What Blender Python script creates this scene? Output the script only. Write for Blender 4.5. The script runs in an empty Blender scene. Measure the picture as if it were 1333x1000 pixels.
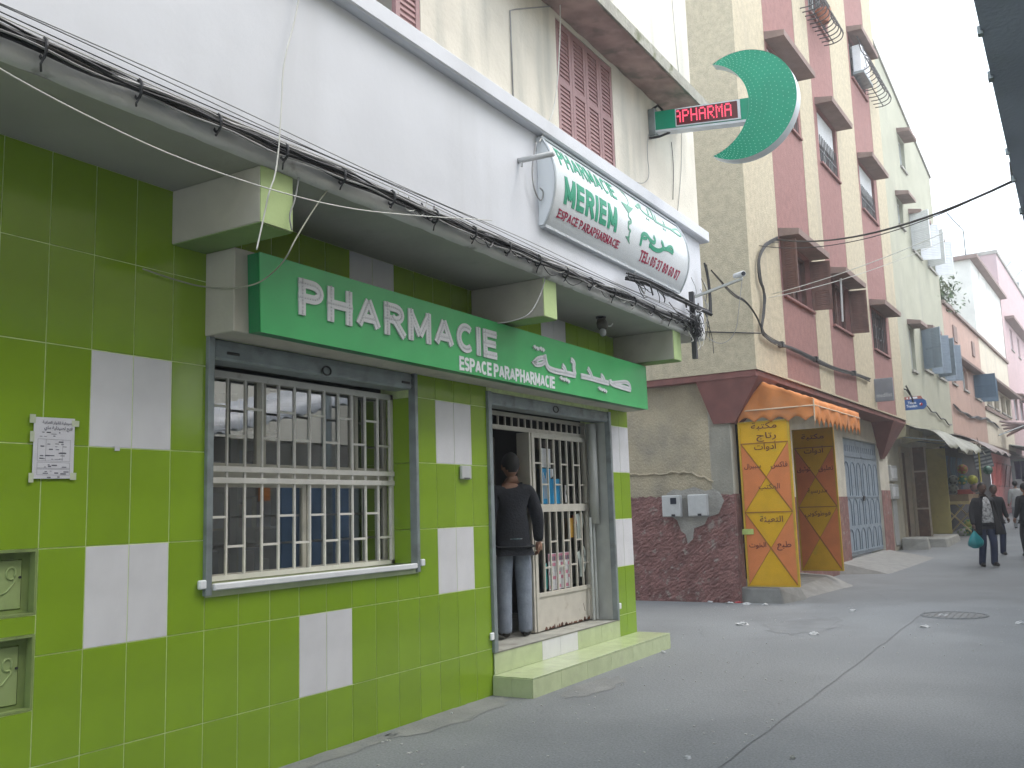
import bpy, bmesh, math, random
from mathutils import Vector, Matrix
random.seed(7)
R = math.radians
SC = bpy.context.scene
COL = SC.collection

# ---------------------------------------------------------------- camera, sky, sun, exposure
CAM = Vector((-2.705, -4.296, 1.471))
CF = 1220.62                                     # focal length in photo pixels (1333 wide)
CR = Vector((0.5190, -0.8542, -0.0307)); CU = Vector((-0.1009, -0.0968, 0.9902)); CD = Vector((0.8488, 0.5108, 0.1361))
CR.normalize(); CD.normalize(); CU = CR.cross(CD); CU.normalize()
cam = bpy.data.cameras.new('camera'); cam.sensor_width = 36.0; cam.lens = 36.0*CF/1333.0
cam.clip_start = 0.05; cam.clip_end = 500.0
camo = bpy.data.objects.new('camera', cam); COL.objects.link(camo)
camo.matrix_world = Matrix(((CR.x, CU.x, -CD.x, CAM.x), (CR.y, CU.y, -CD.y, CAM.y), (CR.z, CU.z, -CD.z, CAM.z), (0, 0, 0, 1)))
SC.camera = camo

world = bpy.data.worlds.new('World'); SC.world = world; world.use_nodes = True
nt = world.node_tree; nt.nodes.clear()
wo = nt.nodes.new('ShaderNodeOutputWorld'); add = nt.nodes.new('ShaderNodeAddShader')
b1 = nt.nodes.new('ShaderNodeBackground'); b2 = nt.nodes.new('ShaderNodeBackground')
sky = nt.nodes.new('ShaderNodeTexSky'); sky.sky_type = 'NISHITA'; sky.sun_disc = False
sky.sun_elevation = R(58); sky.sun_rotation = R(150); sky.dust_density = 4.0
b1.inputs['Strength'].default_value = 0.06
b2.inputs['Color'].default_value = (0.885, 0.945, 1.0, 1); b2.inputs['Strength'].default_value = 1.0   # the overcast cloud layer
nt.links.new(sky.outputs[0], b1.inputs['Color']); nt.links.new(b1.outputs[0], add.inputs[0]); nt.links.new(b2.outputs[0], add.inputs[1])
nt.links.new(add.outputs[0], wo.inputs['Surface'])
sun = bpy.data.lights.new('sun', 'SUN'); sun.energy = 0.6; sun.angle = R(25); sun.color = (1.0, 0.97, 0.93)
suno = bpy.data.objects.new('sun', sun); COL.objects.link(suno); suno.rotation_euler = (R(28), 0, R(20)); suno.location = (0, -6, 20)
SC.view_settings.view_transform = 'Standard'; SC.view_settings.look = 'None'
SC.view_settings.gamma = 1.0; SC.view_settings.exposure = 1.17
SC.cycles.max_bounces = 8; SC.cycles.transparent_max_bounces = 12

# ---------------------------------------------------------------- frames, mesh builder
class Fr:
    """a building line: local x runs along the facade, y goes into the building, z up"""
    def __init__(s, ox, oy, deg=0.0):
        s.o = Vector((ox, oy, 0)); s.a = -R(deg); s.rot = Matrix.Rotation(s.a, 3, 'Z')
    def to(s, p): return s.o + s.rot @ Vector(p)
    def inv(s, p): return s.rot.transposed() @ (Vector(p) - s.o)
G = Fr(0, 0)
OFF = {}
def at(px, py, ax, val, fr=None):
    """the point of the plane (axis = value, in a frame) seen at a place of the photograph"""
    d = CD + CR*((px-666.5)/CF) - CU*((py-500)/CF); o = CAM.copy()
    if fr: d = fr.rot.transposed() @ d; o = fr.inv(o)
    i = 'xyz'.index(ax)
    return o + d*((val-o[i])/d[i])

def tag(o, label=None, cat=None, group=None, kind=None):
    if label: o['label'] = label
    if cat: o['category'] = cat
    if group: o['group'] = group
    if kind: o['kind'] = kind
    return o
def empty(name, label, cat, base, fr=G, group=None, rz=0.0):
    o = bpy.data.objects.new(name, None); COL.objects.link(o)
    o.location = fr.to(base); o.rotation_euler = (0, 0, fr.a+rz); o.empty_display_size = 0.2
    OFF[o.name] = Vector(base)
    return tag(o, label, cat, group)
def link(name, me, parent=None, pos=None, rz=None, rx=None):
    """a mesh object; pos in the coordinates of its root's frame"""
    o = bpy.data.objects.new(name, me); COL.objects.link(o)
    if parent:
        o.parent = parent
        if pos is not None: o.location = Vector(pos) - OFF[parent.name]
        OFF[o.name] = Vector((0, 0, 0)) if pos is not None else OFF[parent.name]
    if rz or rx: o.rotation_euler = (rx or 0, 0, rz or 0)
    return o

class MB:
    def __init__(s): s.v = []; s.f = []
    def _add(s, vs, fs):
        n = len(s.v); s.v += [Vector(p) for p in vs]; s.f += [tuple(i+n for i in f) for f in fs]; return s
    def box(s, x0, x1, y0, y1, z0, z1):
        return s._add([(x0,y0,z0),(x1,y0,z0),(x1,y1,z0),(x0,y1,z0),(x0,y0,z1),(x1,y0,z1),(x1,y1,z1),(x0,y1,z1)],
                      [(3,2,1,0),(4,5,6,7),(0,1,5,4),(1,2,6,5),(2,3,7,6),(3,0,4,7)])
    def hexa(s, b, t):
        return s._add(list(b)+list(t), [(3,2,1,0),(4,5,6,7),(0,1,5,4),(1,2,6,5),(2,3,7,6),(3,0,4,7)])
    def prism(s, poly, d):
        """a planar polygon (3D points) pushed along vector d"""
        n = len(poly); d = Vector(d); poly = [Vector(p) for p in poly]
        return s._add(poly+[p+d for p in poly], [tuple(reversed(range(n))), tuple(range(n, 2*n))] + [(i,(i+1)%n,(i+1)%n+n,i+n) for i in range(n)])
    def bar(s, a, b, w, h=None, up=(0,0,1)):
        a = Vector(a); b = Vector(b); h = h or w; d = (b-a).normalized(); up = Vector(up)
        if abs(d.dot(up)) > .95: up = Vector((1,0,0))
        x = d.cross(up).normalized()*w/2; y = x.cross(d).normalized()*h/2
        return s.hexa([a-x-y,a+x-y,a+x+y,a-x+y],[b-x-y,b+x-y,b+x+y,b-x+y])
    def tube(s, pts, r, n=6, cap=True):
        pts = [Vector(p) for p in pts]; m = len(pts); rr = r if isinstance(r, (list, tuple)) else [r]*m
        base = len(s.v); prev = None
        for i, p in enumerate(pts):
            t = (pts[min(i+1,m-1)]-pts[max(i-1,0)]).normalized()
            if prev is None:
                x = t.cross(Vector((0,0,1)))
                if x.length < .05: x = t.cross(Vector((1,0,0)))
            else: x = prev - t*prev.dot(t)
            x.normalize(); prev = x; y = t.cross(x)
            for k in range(n):
                a = 2*math.pi*k/n; s.v.append(p + (x*math.cos(a)+y*math.sin(a))*rr[i])
        for i in range(m-1):
            for k in range(n):
                a = base+i*n+k; b = base+i*n+(k+1)%n
                s.f.append((a,b,b+n,a+n))
        if cap:
            s.f.append(tuple(base+k for k in reversed(range(n)))); s.f.append(tuple(base+(m-1)*n+k for k in range(n)))
        return s
    def ball(s, c, r, nu=12, nv=8, sx=1, sy=1, sz=1):
        c = Vector(c); vs = [c+Vector((0,0,-r*sz))]
        for j in range(1, nv):
            b = -math.pi/2+math.pi*j/nv
            for k in range(nu):
                a = 2*math.pi*k/nu; vs.append(c+Vector((r*sx*math.cos(b)*math.cos(a), r*sy*math.cos(b)*math.sin(a), r*sz*math.sin(b))))
        vs.append(c+Vector((0,0,r*sz))); fs = []
        for k in range(nu): fs.append((0, 1+(k+1)%nu, 1+k)); fs.append((len(vs)-1, 1+(nv-2)*nu+k, 1+(nv-2)*nu+(k+1)%nu))
        for j in range(nv-2):
            for k in range(nu): a = 1+j*nu+k; b = 1+j*nu+(k+1)%nu; fs.append((a,b,b+nu,a+nu))
        return s._add(vs, fs)
    def grid(s, fn, nu, nv):
        vs = [fn(i/nu, j/nv) for j in range(nv+1) for i in range(nu+1)]
        return s._add(vs, [(j*(nu+1)+i, j*(nu+1)+i+1, (j+1)*(nu+1)+i+1, (j+1)*(nu+1)+i) for j in range(nv) for i in range(nu)])
    def mesh(s, name, mat, bevel=0, smooth=False, off=None, solid=0):
        me = bpy.data.meshes.new(name)
        vs = s.v if off is None else [p-off for p in s.v]
        me.from_pydata(vs, [], s.f)
        if bevel or solid:
            bm = bmesh.new(); bm.from_mesh(me)
            if solid: bmesh.ops.solidify(bm, geom=bm.faces[:], thickness=solid)
            if bevel: bmesh.ops.bevel(bm, geom=bm.edges[:], offset=bevel, segments=1, affect='EDGES', clamp_overlap=True)
            bm.to_mesh(me); bm.free()
        if smooth: me.polygons.foreach_set('use_smooth', [True]*len(me.polygons))
        if mat: me.materials.append(mat)
        me.update(); return me
    def build(s, name, mat, parent=None, fr=G, bevel=0, smooth=False, solid=0, label=None, cat=None, group=None, kind=None):
        if parent:
            o = link(name, s.mesh(name, mat, bevel, smooth, OFF[parent.name], solid), parent)
            return tag(o, label, None, None, kind)
        xs = [p.x for p in s.v]; ys = [p.y for p in s.v]; zs = [p.z for p in s.v]
        base = Vector(((min(xs)+max(xs))/2, (min(ys)+max(ys))/2, min(zs)))
        o = bpy.data.objects.new(name, s.mesh(name, mat, bevel, smooth, base, solid)); COL.objects.link(o)
        o.location = fr.to(base); o.rotation_euler = (0, 0, fr.a); OFF[o.name] = base
        return tag(o, label, cat, group, kind)

# ---------------------------------------------------------------- materials
MATS = {}
def mat(name, col, rough=.7, var=.12, scale=6.0, bump=0.0, bscale=40.0, dark=None, dmask=(.55,.75), dscale=2.0, streak=False,
        metal=0.0, rnd=0.0, emit=0.0, spec=.5, coat=0.0, ecol=None, fine=0.0, fscale=130.0):
    if name in MATS: return MATS[name]
    m = bpy.data.materials.new(name); m.use_nodes = True; MATS[name] = m
    n = m.node_tree; N = n.nodes; L = n.links; p = N['Principled BSDF']
    p.inputs['Roughness'].default_value = rough; p.inputs['Metallic'].default_value = metal
    p.inputs['Specular IOR Level'].default_value = spec; p.inputs['Coat Weight'].default_value = coat; p.inputs['Coat Roughness'].default_value = .12
    tc = N.new('ShaderNodeTexCoord')
    def noise(sc, detail=5.0, vec=None):
        t = N.new('ShaderNodeTexNoise'); t.inputs['Scale'].default_value = sc; t.inputs['Detail'].default_value = detail
        L.new(vec or tc.outputs['Object'], t.inputs['Vector']); return t
    def ramp(src, a, b):
        r = N.new('ShaderNodeMapRange'); r.inputs[1].default_value = a; r.inputs[2].default_value = b; r.interpolation_type = 'SMOOTHSTEP'
        L.new(src, r.inputs[0]); return r.outputs[0]
    def mix(f, a, b):
        x = N.new('ShaderNodeMix'); x.data_type = 'RGBA'
        L.new(f, x.inputs[0])
        for v, i in ((a, 6), (b, 7)):
            if isinstance(v, tuple): x.inputs[i].default_value = (*v, 1)
            else: L.new(v, x.inputs[i])
        return x.outputs[2]
    lo = tuple(c*(1-var) for c in col); hi = tuple(min(1, c*(1+var)) for c in col)
    c = mix(ramp(noise(scale).outputs['Fac'], .3, .7), lo, hi)
    if dark is not None:
        vec = None
        if streak:
            mp = N.new('ShaderNodeMapping'); mp.inputs['Scale'].default_value = (1, 1, .12); L.new(tc.outputs['Object'], mp.inputs[0]); vec = mp.outputs[0]
        c = mix(ramp(noise(dscale, 8, vec).outputs['Fac'], *dmask), c, dark)
    if fine:
        hv = N.new('ShaderNodeHueSaturation'); fr_ = N.new('ShaderNodeMapRange'); fr_.inputs[1].default_value = .3; fr_.inputs[2].default_value = .7; fr_.inputs[3].default_value = 1-fine; fr_.inputs[4].default_value = 1+fine
        L.new(noise(fscale, 3).outputs['Fac'], fr_.inputs[0]); L.new(fr_.outputs[0], hv.inputs['Value']); L.new(c, hv.inputs['Color']); c = hv.outputs[0]
    if rnd:
        oi = N.new('ShaderNodeObjectInfo'); hs = N.new('ShaderNodeHueSaturation'); mr = N.new('ShaderNodeMapRange')
        mr.inputs[3].default_value = 1-rnd; mr.inputs[4].default_value = 1+rnd
        L.new(oi.outputs['Random'], mr.inputs[0]); L.new(mr.outputs[0], hs.inputs['Value']); L.new(c, hs.inputs['Color']); c = hs.outputs[0]
    L.new(c, p.inputs['Base Color'])
    if bump:
        b = N.new('ShaderNodeBump'); b.inputs['Strength'].default_value = min(1, bump); b.inputs['Distance'].default_value = .02
        L.new(noise(bscale, 6).outputs['Fac'], b.inputs['Height']); L.new(b.outputs[0], p.inputs['Normal'])
    if emit:
        p.inputs['Emission Color'].default_value = (*(ecol or col), 1); p.inputs['Emission Strength'].default_value = emit
    return m
def glass_mat(name, tint=(.9,.95,.95), refl=.12):
    m = bpy.data.materials.new(name); m.use_nodes = True; n = m.node_tree; N = n.nodes; L = n.links; N.clear()
    o = N.new('ShaderNodeOutputMaterial'); x = N.new('ShaderNodeMixShader'); t = N.new('ShaderNodeBsdfTransparent'); g = N.new('ShaderNodeBsdfGlossy')
    fr = N.new('ShaderNodeFresnel'); fr.inputs['IOR'].default_value = 1.5; a = N.new('ShaderNodeMath'); a.operation = 'MULTIPLY_ADD'; a.use_clamp = True
    a.inputs[1].default_value = 1.8; a.inputs[2].default_value = refl
    L.new(fr.outputs[0], a.inputs[0]); L.new(a.outputs[0], x.inputs[0]); L.new(t.outputs[0], x.inputs[1]); L.new(g.outputs[0], x.inputs[2]); L.new(x.outputs[0], o.inputs[0])
    t.inputs[0].default_value = (*tint, 1); g.inputs['Roughness'].default_value = .015; g.inputs['Color'].default_value = (.95,.97,1,1)
    return m
TILE_G = mat('green_glazed_tile', (.215,.35,.020), .13, .05, 3, rnd=.05, spec=.55, bump=.02, bscale=9)
TILE_W = mat('white_glazed_tile', (.66,.66,.68), .18, .04, 6, rnd=.03)
TILE_P = mat('pale_green_tile', (.45,.52,.31), .22, .06, 9, rnd=.05, dark=(.37,.38,.28), dmask=(.6,.8), dscale=6)
GROUT = mat('grout', (.68,.80,.40), .85, .1, 20)
PLAST_W = mat('white_wall_paint', (.66,.68,.725), .75, .035, 1.2, bump=.22, bscale=5, dark=(.565,.58,.61), dmask=(.50,.80), dscale=1.6, streak=True)
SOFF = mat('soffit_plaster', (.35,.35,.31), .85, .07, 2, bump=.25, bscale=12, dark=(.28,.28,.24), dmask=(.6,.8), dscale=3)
LIP = mat('weathered_plaster_edge', (.60,.60,.58), .85, .1, 3, bump=.4, bscale=18, dark=(.30,.29,.27), dmask=(.60,.72), dscale=5)
BEAM_G = mat('light_green_paint', (.43,.55,.25), .7, .06, 4, bump=.15, bscale=15)
BEAM_W = mat('beam_plaster', (.47,.45,.39), .85, .07, 3, bump=.3, bscale=14, dark=(.37,.35,.30), dmask=(.52,.78), dscale=3)
CREAM = mat('stained_cream_wall', (.66,.625,.54), .85, .07, 2, bump=.25, bscale=20, dark=(.47,.465,.41), dmask=(.47,.72), dscale=3.0, streak=True)
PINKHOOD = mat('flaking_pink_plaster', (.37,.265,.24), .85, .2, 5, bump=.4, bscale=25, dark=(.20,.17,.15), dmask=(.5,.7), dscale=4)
PLUM = mat('plum_shutter_paint', (.34,.205,.205), .6, .08, 6, dark=(.26,.17,.17), dmask=(.6,.8), dscale=5)
GREEN_S = mat('sign_green', (.060,.42,.135), .35, .06, 3, spec=.4)
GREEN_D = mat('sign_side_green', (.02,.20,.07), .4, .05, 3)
LETTER = mat('letter_grey', (.66,.67,.69), .45, .05, 8)
LED = mat('led_lens', (.88,.90,.92), .2, .02, 8)
METAL = mat('grey_shutter_metal', (.27,.31,.32), .45, .12, 8, metal=.4, dark=(.19,.21,.21), dmask=(.5,.7), dscale=6)
METAL_L = mat('light_grey_metal', (.50,.52,.50), .45, .08, 8, metal=.3)
CREAMP = mat('cream_gate_paint', (.56,.53,.46), .5, .06, 8, dark=(.42,.38,.31), dmask=(.6,.78), dscale=9)
RUST = mat('rust', (.13,.05,.025), .9, .3, 30)
DARK = mat('dark_interior', (.035,.035,.036), .9, .2, 2)
INTW = mat('interior_wall', (.10,.105,.10), .8, .1, 2)
CONC = mat('street_concrete', (.182,.194,.202), .72, .12, .9, bump=.4, bscale=30, dark=(.146,.156,.163), dmask=(.46,.76), dscale=.45, fine=.24, fscale=70)
SILLC = mat('threshold_cement', (.36,.36,.32), .7, .15, 6, bump=.2, bscale=30, dark=(.25,.23,.2), dscale=5)
B2CREAM = mat('rough_ochre_render', (.47,.415,.30), .95, .10, 9, bump=.9, bscale=55, dark=(.39,.35,.27), dmask=(.52,.8), dscale=1.6, streak=True, fine=.10, fscale=40)
B2PINK = mat('faded_red_render', (.275,.143,.130), .95, .09, 7, bump=.7, bscale=60, dark=(.24,.135,.125), dmask=(.55,.8), dscale=2, streak=True)
MAROON = mat('maroon_paint', (.19,.078,.068), .8, .12, 4, bump=.3, bscale=20)
WAINS = mat('flaking_maroon_dado', (.225,.115,.105), .92, .22, 5, bump=.8, bscale=45, dark=(.29,.24,.215), dmask=(.56,.70), dscale=9, fine=.2, fscale=50)
B2LOW = mat('old_beige_render', (.40,.345,.245), .95, .13, 2.2, bump=.9, bscale=28, dark=(.25,.23,.185), dmask=(.45,.75), dscale=1.3, fine=.12, fscale=45)
CEMENT = mat('cement_patch', (.31,.30,.275), .95, .15, 5, bump=.6, bscale=30)
OLIVE = mat('olive_render', (.36,.362,.285), .95, .07, 1.5, bump=.3, bscale=20, dark=(.30,.30,.25), dmask=(.55,.8), dscale=1.2, streak=True)
SALMON = mat('salmon_render', (.42,.285,.235), .95, .07, 2, bump=.2, dark=(.42,.27,.22), dmask=(.55,.8), dscale=1.2, streak=True)
CREAM2 = mat('pale_cream_render', (.58,.53,.43), .95, .06, 2, bump=.2, dark=(.45,.42,.36), dmask=(.55,.8), dscale=1.2, streak=True)
WHITE2 = mat('chalky_white_render', (.66,.66,.62), .95, .06, 2, bump=.2, dark=(.42,.42,.40), dmask=(.5,.75), dscale=1.0, streak=True)
ROSE = mat('rose_render', (.47,.345,.35), .95, .06, 2, bump=.2, dark=(.36,.30,.32), dmask=(.52,.75), dscale=.9, streak=True)
HOOD = mat('dusky_hood_paint', (.235,.17,.15), .9, .12, 4, bump=.3)
BROWNW = mat('brown_wood', (.12,.06,.045), .7, .2, 8)
WHITEP = mat('white_paint', (.74,.76,.78), .6, .05, 6)
BLUEG = mat('blue_grey_paint', (.235,.29,.35), .6, .1, 5, dark=(.17,.20,.23), dmask=(.55,.75), dscale=4)
BLUEGD = mat('dark_blue_grey_paint', (.10,.14,.18), .6, .1, 5)
BLACK = mat('black_rubber', (.022,.022,.024), .55, .2, 10)
GREYC = mat('grey_cable', (.30,.30,.30), .6, .1, 10)
WHITEC = mat('pale_cable', (.60,.60,.56), .6, .1, 10)
YELLOW = mat('yellow_door_paint', (.62,.355,.004), .5, .06, 5, dark=(.52,.35,.02), dmask=(.6,.8), dscale=4)
PEACH = mat('peach_door_paint', (.62,.20,.065), .5, .06, 5)
INK = mat('dark_red_brush_paint', (.09,.015,.02), .6, .1, 20)
ORANGE = mat('orange_awning_cloth', (.58,.215,.065), .85, .12, 3, bump=.2, bscale=8, dark=(.43,.19,.085), dmask=(.5,.75), dscale=2.5)
PAPER = mat('paper', (.62,.62,.66), .8, .03, 8)
PAPER2 = mat('paper_print', (.60,.60,.62), .8, .03, 8)
PRINT = mat('print_grey', (.16,.16,.20), .8, .1, 30)
TAPE = mat('clear_tape', (.52,.57,.42), .35, .08, 20)
GLASS = glass_mat('window_glass', refl=.24)
GRILLE = mat('white_grille_paint', (.74,.72,.68), .5, .06, 8, dark=(.48,.45,.39), dmask=(.62,.8), dscale=9)
PLASTIC = mat('grey_plastic', (.50,.51,.51), .5, .05, 10)
DARKSCR = mat('dark_screen', (.03,.035,.05), .25, .1, 10)
SIGN_G = mat('lightbox_green', (.012,.30,.17), .4, .06, 6)
SIGN_R = mat('lightbox_crimson', (.42,.012,.075), .4, .06, 6)
LBOX = mat('lightbox_acrylic', (.72,.76,.79), .25, .02, 3, spec=.5)
CRES = mat('crescent_green', (.004,.29,.17), .35, .06, 5)
CRES_RIM = mat('crescent_rim', (.58,.62,.66), .35, .05, 6)
# ---------------------------------------------------------------- lettering
def arc(cx, cy, rx, ry, a0, a1, n=10): return [(cx+rx*math.cos(R(a0+(a1-a0)*i/n)), cy+ry*math.sin(R(a0+(a1-a0)*i/n))) for i in range(n+1)]
GL = {  # width, strokes on a unit-height box
 'P': (.60, [[(0,0),(0,1)], [(0,1),(.34,1)]+arc(.34,.74,.26,.26,90,-90)+[(0,.48)]]),
 'R': (.64, [[(0,0),(0,1)], [(0,1),(.34,1)]+arc(.34,.75,.26,.25,90,-90)+[(0,.5)], [(.30,.5),(.64,0)]]),
 'H': (.66, [[(0,0),(0,1)], [(.66,0),(.66,1)], [(0,.52),(.66,.52)]]),
 'A': (.74, [[(0,0),(.37,1)], [(.37,1),(.74,0)], [(.14,.30),(.60,.30)]]),
 'M': (.80, [[(0,0),(0,1)], [(.80,1),(.80,0)], [(0,1),(.40,.12)], [(.40,.12),(.80,1)]]),
 'C': (.66, [arc(.36,.5,.36,.5,48,312,18)]),
 'I': (.0, [[(0,0),(0,1)]]),
 'E': (.52, [[(0,1),(0,0)], [(0,1),(.52,1)], [(0,0),(.52,0)], [(0,.52),(.46,.52)]]),
 'S': (.54, [arc(.27,.75,.27,.25,25,270,12)+arc(.27,.25,.27,.25,90,-155,12)[1:]]),
 'T': (.60, [[(.30,0),(.30,1)], [(0,1),(.60,1)]]),
 'L': (.50, [[(0,1),(0,0)], [(0,0),(.50,0)]]),
 ':': (.0, [[(0,.12),(0,.26)], [(0,.56),(0,.70)]]),
 '0': (.50, [arc(.25,.5,.25,.5,90,450,18)]),
 '3': (.48, [arc(.22,.75,.24,.25,150,-90,10)+arc(.22,.25,.26,.25,90,-150,10)[1:]]),
 '5': (.48, [[(.46,1),(.06,1),(.03,.56)]+arc(.21,.33,.26,.33,120,-150,12)]),
 '6': (.50, [arc(.40,.40,.40,.60,80,180,8)+arc(.25,.28,.25,.28,180,520,14)]),
 '7': (.48, [[(0,1),(.48,1),(.16,0)]]),
 '8': (.50, [arc(.25,.75,.22,.25,-90,270,14), arc(.25,.26,.25,.26,90,450,14)]),
 'D': (.62, [[(0,0),(0,1),(.26,1)]+arc(.26,.5,.36,.5,90,-90)+[(0,0)]]),
}
def resample(pl, step):
    out = [pl[0]]
    for a, b in zip(pl, pl[1:]):
        d = math.hypot(b[0]-a[0], b[1]-a[1]); n = max(1, int(math.ceil(d/step)))
        out += [(a[0]+(b[0]-a[0])*i/n, a[1]+(b[1]-a[1])*i/n) for i in range(1, n+1)]
    return out
def ribbon(mb, pl, w, fn, depth, lift=0.0, taper=False):
    """a flat stroke of width w along a 2D polyline; fn(x, y, d) puts it on the surface"""
    pl = [p for i, p in enumerate(pl) if i == 0 or math.hypot(p[0]-pl[i-1][0], p[1]-pl[i-1][1]) > 1e-6]
    n = len(pl)
    if n < 2: return
    closed = n > 3 and math.hypot(pl[0][0]-pl[-1][0], pl[0][1]-pl[-1][1]) < 1e-4
    Lf = []; Rt = []
    for i, p in enumerate(pl):
        if closed: a = pl[i-1] if i else pl[-2]; b = pl[(i+1) % n] if i < n-1 else pl[1]
        else: a = pl[max(i-1, 0)]; b = pl[min(i+1, n-1)]
        d1 = Vector((p[0]-a[0], p[1]-a[1])); d2 = Vector((b[0]-p[0], b[1]-p[1]))
        if d1.length < 1e-9: d1 = d2
        if d2.length < 1e-9: d2 = d1
        d1.normalize(); d2.normalize(); n1 = Vector((-d1.y, d1.x)); n2 = Vector((-d2.y, d2.x)); m = n1+n2
        if m.length < 1e-6: m = n1
        m.normalize(); ww = w(i/(n-1)) if callable(w) else w
        k = min(ww/2/max(.34, m.dot(n1)), ww*1.3)
        Lf.append((p[0]+m.x*k, p[1]+m.y*k)); Rt.append((p[0]-m.x*k, p[1]-m.y*k))
    b0 = len(mb.v)
    for l, r in zip(Lf, Rt):
        for q, d in ((l, depth+lift), (r, depth+lift), (l, 0), (r, 0)): mb.v.append(Vector(fn(q[0], q[1], d)))
    for i in range(n-1):
        a = b0+4*i; b = a+4
        mb.f += [(a,a+1,b+1,b), (a+2,a,b,b+2), (a+1,a+3,b+3,b+1)]
    if not closed:
        e = b0+4*(n-1); mb.f += [(b0,b0+2,b0+3,b0+1), (e,e+1,e+3,e+2)]
def letters(body, x0, x1, z0, z1, t, fn, depth, m, parent, name='letter', gap=.22, space=.42, step=9, serif=0, dots=None, joined=False):
    """block letters between x0..x1, z0..z1, each a mesh of its own"""
    adv = []; tot = 0
    for ch in body:
        w = space if ch == ' ' else GL[ch][0]+t
        adv.append(w); tot += w+(gap if ch != ' ' else 0)
    tot -= gap; sx = (x1-x0)/tot; sz = (z1-z0); x = 0; mb = MB()
    tx = t*(1 if True else 1)
    for ch, w in zip(body, adv):
        if ch == ' ': x += w; continue
        if not joined: mb = MB()
        for k, st in enumerate(GL[ch][1]):
            pl = [(x0+(x+t/2+p[0])*sx, z0+(t/2+p[1]*(1-t))*sz) for p in st]
            pl = resample(pl, step)
            # square ends: push the ends out by half a stroke for straight strokes that stop on the box edge
            def ext(a, b):
                d = Vector((a[0]-b[0], a[1]-b[1])); d.normalize(); return (a[0]+d.x*t*sx*.5, a[1]+d.y*t*sz*.5)
            if ch not in 'CSAM' or (ch == 'M' and k < 2): pl = [ext(pl[0], pl[1])]+pl+[ext(pl[-1], pl[-2])] if math.hypot(pl[0][0]-pl[-1][0], pl[0][1]-pl[-1][1]) > 1e-4 else pl
            ribbon(mb, pl, t*(sx+sz)/2, fn, depth, .0006*k)
            if dots is not None:
                for i, q in enumerate(resample(pl, .0235)): dots.append(q)
            if serif:
                for e in (pl[0], pl[-1]):
                    if abs(e[1]-z0) < .3*sz*t+.01 or abs(e[1]-z1) < .3*sz*t+.01:
                        ribbon(mb, [(e[0]-serif, e[1]), (e[0]+serif, e[1])], t*sz*.4, fn, depth, .0012)
        if not joined: mb.build(name, m, parent)
        x += w+gap
    if joined: mb.build(name, m, parent)
AR = {'ا':0xFE8D,'أ':0xFE83,'ب':0xFE8F,'ة':0xFE93,'ت':0xFE95,'ج':0xFE9D,'ح':0xFEA1,'خ':0xFEA5,'د':0xFEA9,'ر':0xFEAD,'ز':0xFEAF,'س':0xFEB1,'ش':0xFEB5,'ص':0xFEB9,
      'ط':0xFEC1,'ع':0xFEC9,'غ':0xFECD,'ف':0xFED1,'ق':0xFED5,'ك':0xFED9,'ل':0xFEDD,'م':0xFEE1,'ن':0xFEE5,'ه':0xFEE9,'و':0xFEED,'ي':0xFEF1,'ئ':0xFE89,'ث':0xFE99}
def shape_ar(w):
    out = []
    for i, c in enumerate(w):
        if c == ' ': out.append(' '); continue
        two = c in 'اأدرزوة'
        pj = i > 0 and w[i-1] != ' ' and w[i-1] not in 'اأدرزوة'
        nj = (not two) and i < len(w)-1 and w[i+1] != ' '
        out.append(chr(AR[c] + ((3 if nj else 1) if pj else (2 if nj else 0))))
    return out[::-1]
TXT = {}
def glyph(ch, offset):
    k = (ch, offset)
    if k in TXT: return TXT[k]
    res = []
    for body in (ch, ch+ch):
        c = bpy.data.curves.new('t', 'FONT'); c.body = body; c.size = 1.0; c.offset = offset; c.resolution_u = 3
        o = bpy.data.objects.new('t', c); COL.objects.link(o); bpy.context.view_layer.update()
        me = bpy.data.meshes.new_from_object(o.evaluated_get(bpy.context.evaluated_depsgraph_get()))
        res.append(me); bpy.data.objects.remove(o); bpy.data.curves.remove(c)
    vs = [v.co.copy() for v in res[0].vertices]; fs = [tuple(p.vertices) for p in res[0].polygons]
    w = lambda me: (max(v.co.x for v in me.vertices)-min(v.co.x for v in me.vertices)) if len(me.vertices) else 0
    TXT[k] = (vs, fs, w(res[1])-w(res[0]))
    return TXT[k]
def arabic(word, x0, x1, z0, fn, m, parent, name, offset=.012, hscale=None, latin=False):
    """a written word between x0 and x1 on the baseline z0"""
    gs = list(word) if latin else shape_ar(word)
    tot = 0; lay = []
    for g in gs:
        if g == ' ': tot += .28; continue
        vs, fs, a = glyph(g, offset); lay.append((vs, fs, tot)); tot += a
    s = (x1-x0)/tot; h = hscale or s; mb = MB()
    for k, (vs, fs, x) in enumerate(lay): mb._add([fn(x0+(x+v.x)*s, z0+v.y*h, .0015+.0004*(k % 3)) for v in vs], fs)
    return mb.build(name, m, parent)

# ---------------------------------------------------------------- the street
def ground_z(x): return 0 if x < 17 else .022*(x-17)**2/(2*6) if x < 23 else .066+.022*(x-23)
def gr(u, v):
    x = -14+u*120; y = -16+v*40
    return Vector((x, y, ground_z(x)))
street = MB().grid(gr, 120, 8).build('street', CONC, smooth=True, kind='structure')
tag(street, 'grey worn concrete street with faint stains')
SEAM = mat('dark_seam', (.146,.153,.16), .9, .2, 14)
mb = MB(); a = at(920,1010,'z',.004); b = at(1205,796,'z',.004); ptsA = [a.lerp(b, i/22)+Vector((0, random.uniform(-.012,.012), 0)) for i in range(23)]
for p, q in zip(ptsA, ptsA[1:]):
    w = random.uniform(.003, .007); mb._add([p+Vector((0,-w,0)), p+Vector((0,w,0)), q+Vector((0,w,0)), q+Vector((0,-w,0))], [(3,2,1,0)])
mb.build('seam', SEAM, street)
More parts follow.
